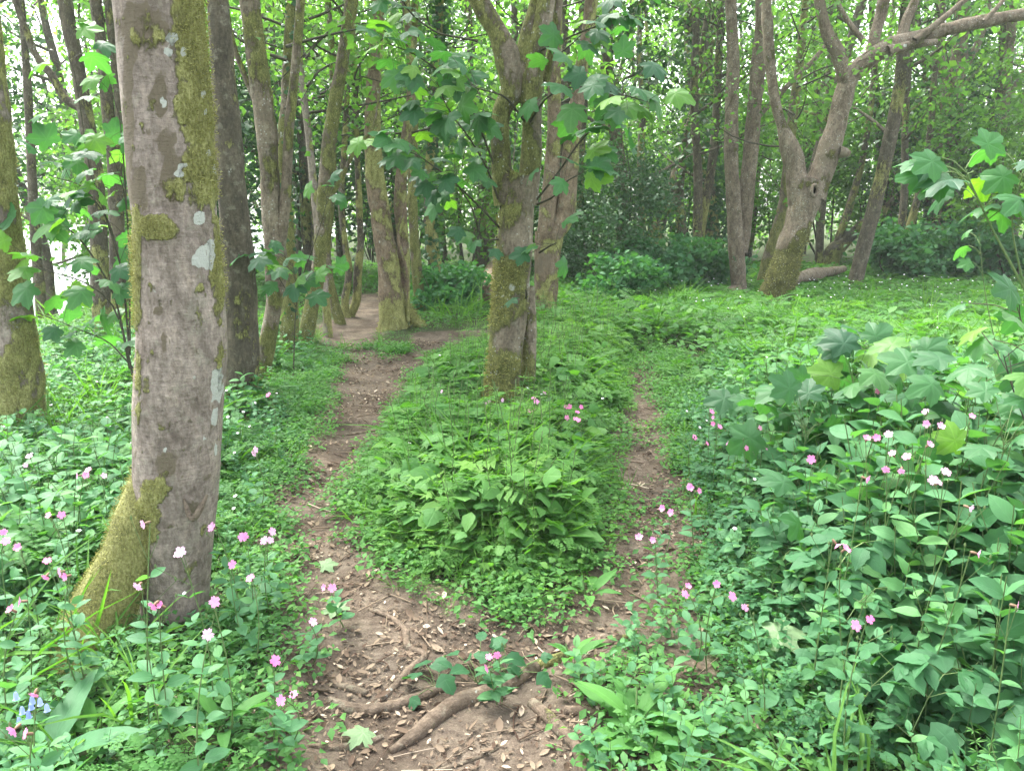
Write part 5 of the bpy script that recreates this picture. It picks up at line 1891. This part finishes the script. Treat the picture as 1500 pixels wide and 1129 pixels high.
FL = [  # px, py, height, shade, flowers
    (1040, 605, .42, .45, 1, 'R'), (1055, 597, .42, .5, 2, 'R'), (1052, 627, .42, .4, 2, 'R'), (1070, 652, .42, .7, 2, 'R'), (1092, 633, .44, .6, 1, 'R'), (1110, 628, .46, .65, 2, 'R'), (1090, 657, .44, .45, 1, 'R'), (1116, 657, .44, .5, 2, 'R'),
    (1015, 642, .34, .4, 2, 'R'), (1010, 715, .36, .5, 3, 'R'), (975, 745, .32, .5, 2, 'R'), (960, 790, .3, .55, 2, 'R'), (1288, 573, .72, .25, 1, 'B'), (1268, 647, .74, .3, 2, 'B'), (1262, 698, .7, .5, 1, 'B'), (1299, 683, .72, .5, 1, 'B'), (1321, 684, .72, .7, 1, 'B'),
    (1330, 672, .74, .6, 2, 'B'), (1358, 607, .8, .8, 1, 'B'), (1361, 620, .78, .6, 1, 'B'), (1374, 628, .78, .65, 1, 'B'), (1356, 655, .76, .6, 1, 'B'), (1420, 613, .8, .6, 1, 'B'), (1382, 695, .74, .75, 3, 'B'), (1302, 640, .76, .75, 1, 'B'), (1190, 672, .6, .4, 1, 'B'),
    (1005, 862, .34, .25, 2, 'N'), (1050, 855, .38, .35, 2, 'N'), (1096, 886, .42, .7, 1, 'N'), (1220, 790, .62, .45, 1, 'N'), (1233, 808, .6, .3, 1, 'N'), (1270, 908, .5, .25, 1, 'N'), (1248, 917, .48, .45, 1, 'N'), (1422, 808, .66, .5, 1, 'N'), (1480, 885, .6, .6, 1, 'N'), (1412, 740, .74, .95, 1, 'N'),
    (835, 595, .36, .2, 2, 'I'), (845, 606, .35, .2, 2, 'I'), (833, 611, .35, .45, 1, 'I'), (851, 618, .34, .4, 2, 'I'), (778, 603, .34, .4, 2, 'I'), (786, 590, .36, .55, 2, 'I'), (757, 622, .33, .45, 1, 'I'), (703, 612, .32, .45, 1, 'I'), (690, 606, .32, .5, 1, 'I'), (640, 590, .3, .8, 2, 'I'),
    (728, 634, .3, .35, 1, 'I'), (717, 590, .36, .95, 2, 'I'), (733, 586, .36, .95, 1, 'I'), (764, 605, .33, .85, 1, 'I'), (800, 573, .34, .8, 1, 'I'), (650, 574, .3, .85, 1, 'I'),
    (5, 776, .5, .4, 2, 'L'), (30, 803, .5, .35, 1, 'L'), (70, 825, .5, .25, 2, 'L'), (95, 836, .48, .7, 1, 'L'), (104, 842, .48, .4, 1, 'L'), (40, 880, .46, .4, 1, 'L'), (24, 896, .46, .3, 1, 'L'), (55, 1008, .42, .3, 1, 'L'), (30, 1060, .4, .5, 1, 'L'), (48, 1074, .4, .35, 1, 'L'),
    (120, 696, .46, .7, 2, 'L'), (75, 757, .48, .7, 1, 'L'), (45, 672, .46, .9, 2, 'L'), (92, 755, .46, .4, 1, 'L'), (125, 698, .42, .5, 1, 'L'), (150, 700, .44, .9, 1, 'L'),
    (220, 764, .72, .8, 1, 'T'), (207, 853, .6, .85, 1, 'T'), (232, 880, .55, .3, 2, 'T'), (265, 815, .6, .95, 2, 'T'), (307, 928, .48, .85, 1, 'T'), (311, 882, .5, .6, 1, 'T'), (417, 1024, .26, .4, 2, 'T'), (400, 969, .3, .2, 1, 'T'), (455, 914, .22, .7, 1, 'T'),
    (360, 784, .42, .5, 2, 'P'), (390, 794, .36, .75, 2, 'P'), (335, 826, .4, .6, 1, 'P'), (370, 850, .34, .5, 1, 'P'), (316, 774, .44, .7, 1, 'P'), (395, 780, .34, .7, 1, 'P'), (486, 861, .14, .6, 2, 'P'), (370, 660, .4, .9, 2, 'P'), (395, 580, .42, .25, 1, 'P'),
    (715, 966, .15, .3, 2, 'C'), (728, 955, .16, .35, 1, 'C')]
PL = {'R': "at the left edge of the right bank", 'B': "among broad leaves high on the right bank", 'N': "low in the near right bank", 'I': "round the foot of the middle tree", 'L': "in the herb bank at the far left",
      'T': "in front of the broad near trunk", 'P': "between the broad trunk and the path", 'C': "growing from the dark clump on the longest root"}
NUM = {1: "single-flowered", 2: "two-flowered", 3: "three-flowered"}
for i, (px, py, h, tn, n, z) in enumerate(FL):
    shade = "deep pink" if tn < .33 else ("pink" if tn < .58 else ("pale pink" if tn < .82 else "whitish"))
    campion(px, py, h, tn, n, 3000 + i, f"{shade} {NUM[n]} campion {PL[z]}", size=.018 if z in 'RIBP' else .016)


def bluebell():
    r = np.random.default_rng(15)
    p = gp(12, 1040, .3)
    z0 = float(hgt(np.array([p[:2]]))[0])
    root = empty("bluebell", (p[0], p[1] + .1, z0), "blue bell-flowered stem at the left edge of the bottom corner", "flower")
    pts = curve3((0, 0, 0), (.05, -.08, .36), .03, 7, (.0, .0, .05))
    link("stem", tmesh("stem", join([tube_t(pts, .003, 4, 0)]), [M['stem']]), root)
    for i in range(8):
        q = pts[3] * (1 - i / 8) + pts[6] * (i / 8)
        d = np.array([r.normal(.0, .02), -.012 + r.normal(0, .01), 0])
        e = q + d
        t = tube_t([e, e + [0, 0, -.008], e + [0, 0, -.018], e + [0, 0, -.021]], np.array([.003, .0055, .006, .009]), 6, 0, r.random())
        link("flower", tmesh("flower", t, [M['blue']]), root)
    lv = [rleaf(r, longl, (0, 0, 0), (math.cos(a), math.sin(a), 1.1), .3, dt=.4, roll=.1) for a in (0, 1.6, 3, 4.4)]
    link("leaf", tmesh("leaf", join(lv), [M['campion']]), root)


bluebell()
FALL = [(466, 826, .1, 'pale', "pale green sycamore leaf fallen on the path, farthest of three"), (500, 893, .12, 'pale', "pale green sycamore leaf fallen on the path, middle of three"), (540, 1056, .11, 'pale', "pale green sycamore leaf fallen beside the roots, nearest of three"), (1115, 975, .17, 'pale', "large pale upturned leaf caught on the low edge of the right bank")]
for i, (px, py, s, m, lab) in enumerate(FALL):
    p = gp(px, py)
    r = np.random.default_rng(40 + i)
    zz = float(hgt(np.array([p[:2]]))[0]) + (.02 if i < 3 else .12)
    t = xf(leaf_lobed(1, 5, .45, .25, .1, seed=20 + i), frame(np.array([math.cos(i * 2 + .3), math.sin(i * 2 + .3), .1]), np.array([.1, -.3, 1])) * s, (0, 0, 0), .5)
    tag(link("fallen_leaf", tmesh("fallen_leaf", t, [M[m]]), None, (p[0], p[1], zz)), lab, "leaf")

# small white and yellow flowers far too many to count over the wide ground cover
r = np.random.default_rng(88)
P = np.vstack([scatter_pts(380, 2.2, 11, 6.5, 16, r), scatter_pts(90, -1.4, 1.4, 3.2, 7.5, r), scatter_pts(60, -3.5, -.9, 2.2, 6, r)])
g, sd = region(P)
P = P[(sd > .15) & in_view(P)]
n = len(P)
fl = flower_t(np.random.default_rng(3), .5, .009)
up = unit(np.column_stack([r.normal(0, .3, n), r.normal(-.5, .3, n), np.ones(n)]))
Mx = frame(np.cross(up, r.normal(0, 1, (n, 3))), up) * (.75 + .4 * r.random(n) + .05 * P[:, 1])[:, None, None]
t = spread(fl, np.column_stack([P, hgt(P) + .16 + .16 * r.random(n)]), Mx, r.normal(0, .2, n))
tag(link("small_white_flowers", tmesh("small_white_flowers", t, [M['white'], M['stem']])), "tiny white flowers dotted through the ground cover", kind="stuff")


# ------------------------------------------------------------------ thin haze volume, added to lift the dark tones of the background
hm, N, L, out = newmat("added_haze")
pv = N.new("ShaderNodeVolumePrincipled")
pv.inputs['Color'].default_value = (0.9, 0.98, 0.93, 1)
pv.inputs['Density'].default_value = 0.0011
L.new(pv.outputs[0], out.inputs['Volume'])
hv = [(x, y, z) for z in (-4, 16) for x, y in ((-130, -25), (130, -25), (130, 170), (-130, 170))]
hq = [(0, 3, 2, 1), (4, 5, 6, 7), (0, 1, 5, 4), (1, 2, 6, 5), (2, 3, 7, 6), (3, 0, 4, 7)]
tag(link("haze", mesh_from("haze", hv, hq, mats=[hm], smooth=False)), "thin pale haze added between the trees", kind="stuff")
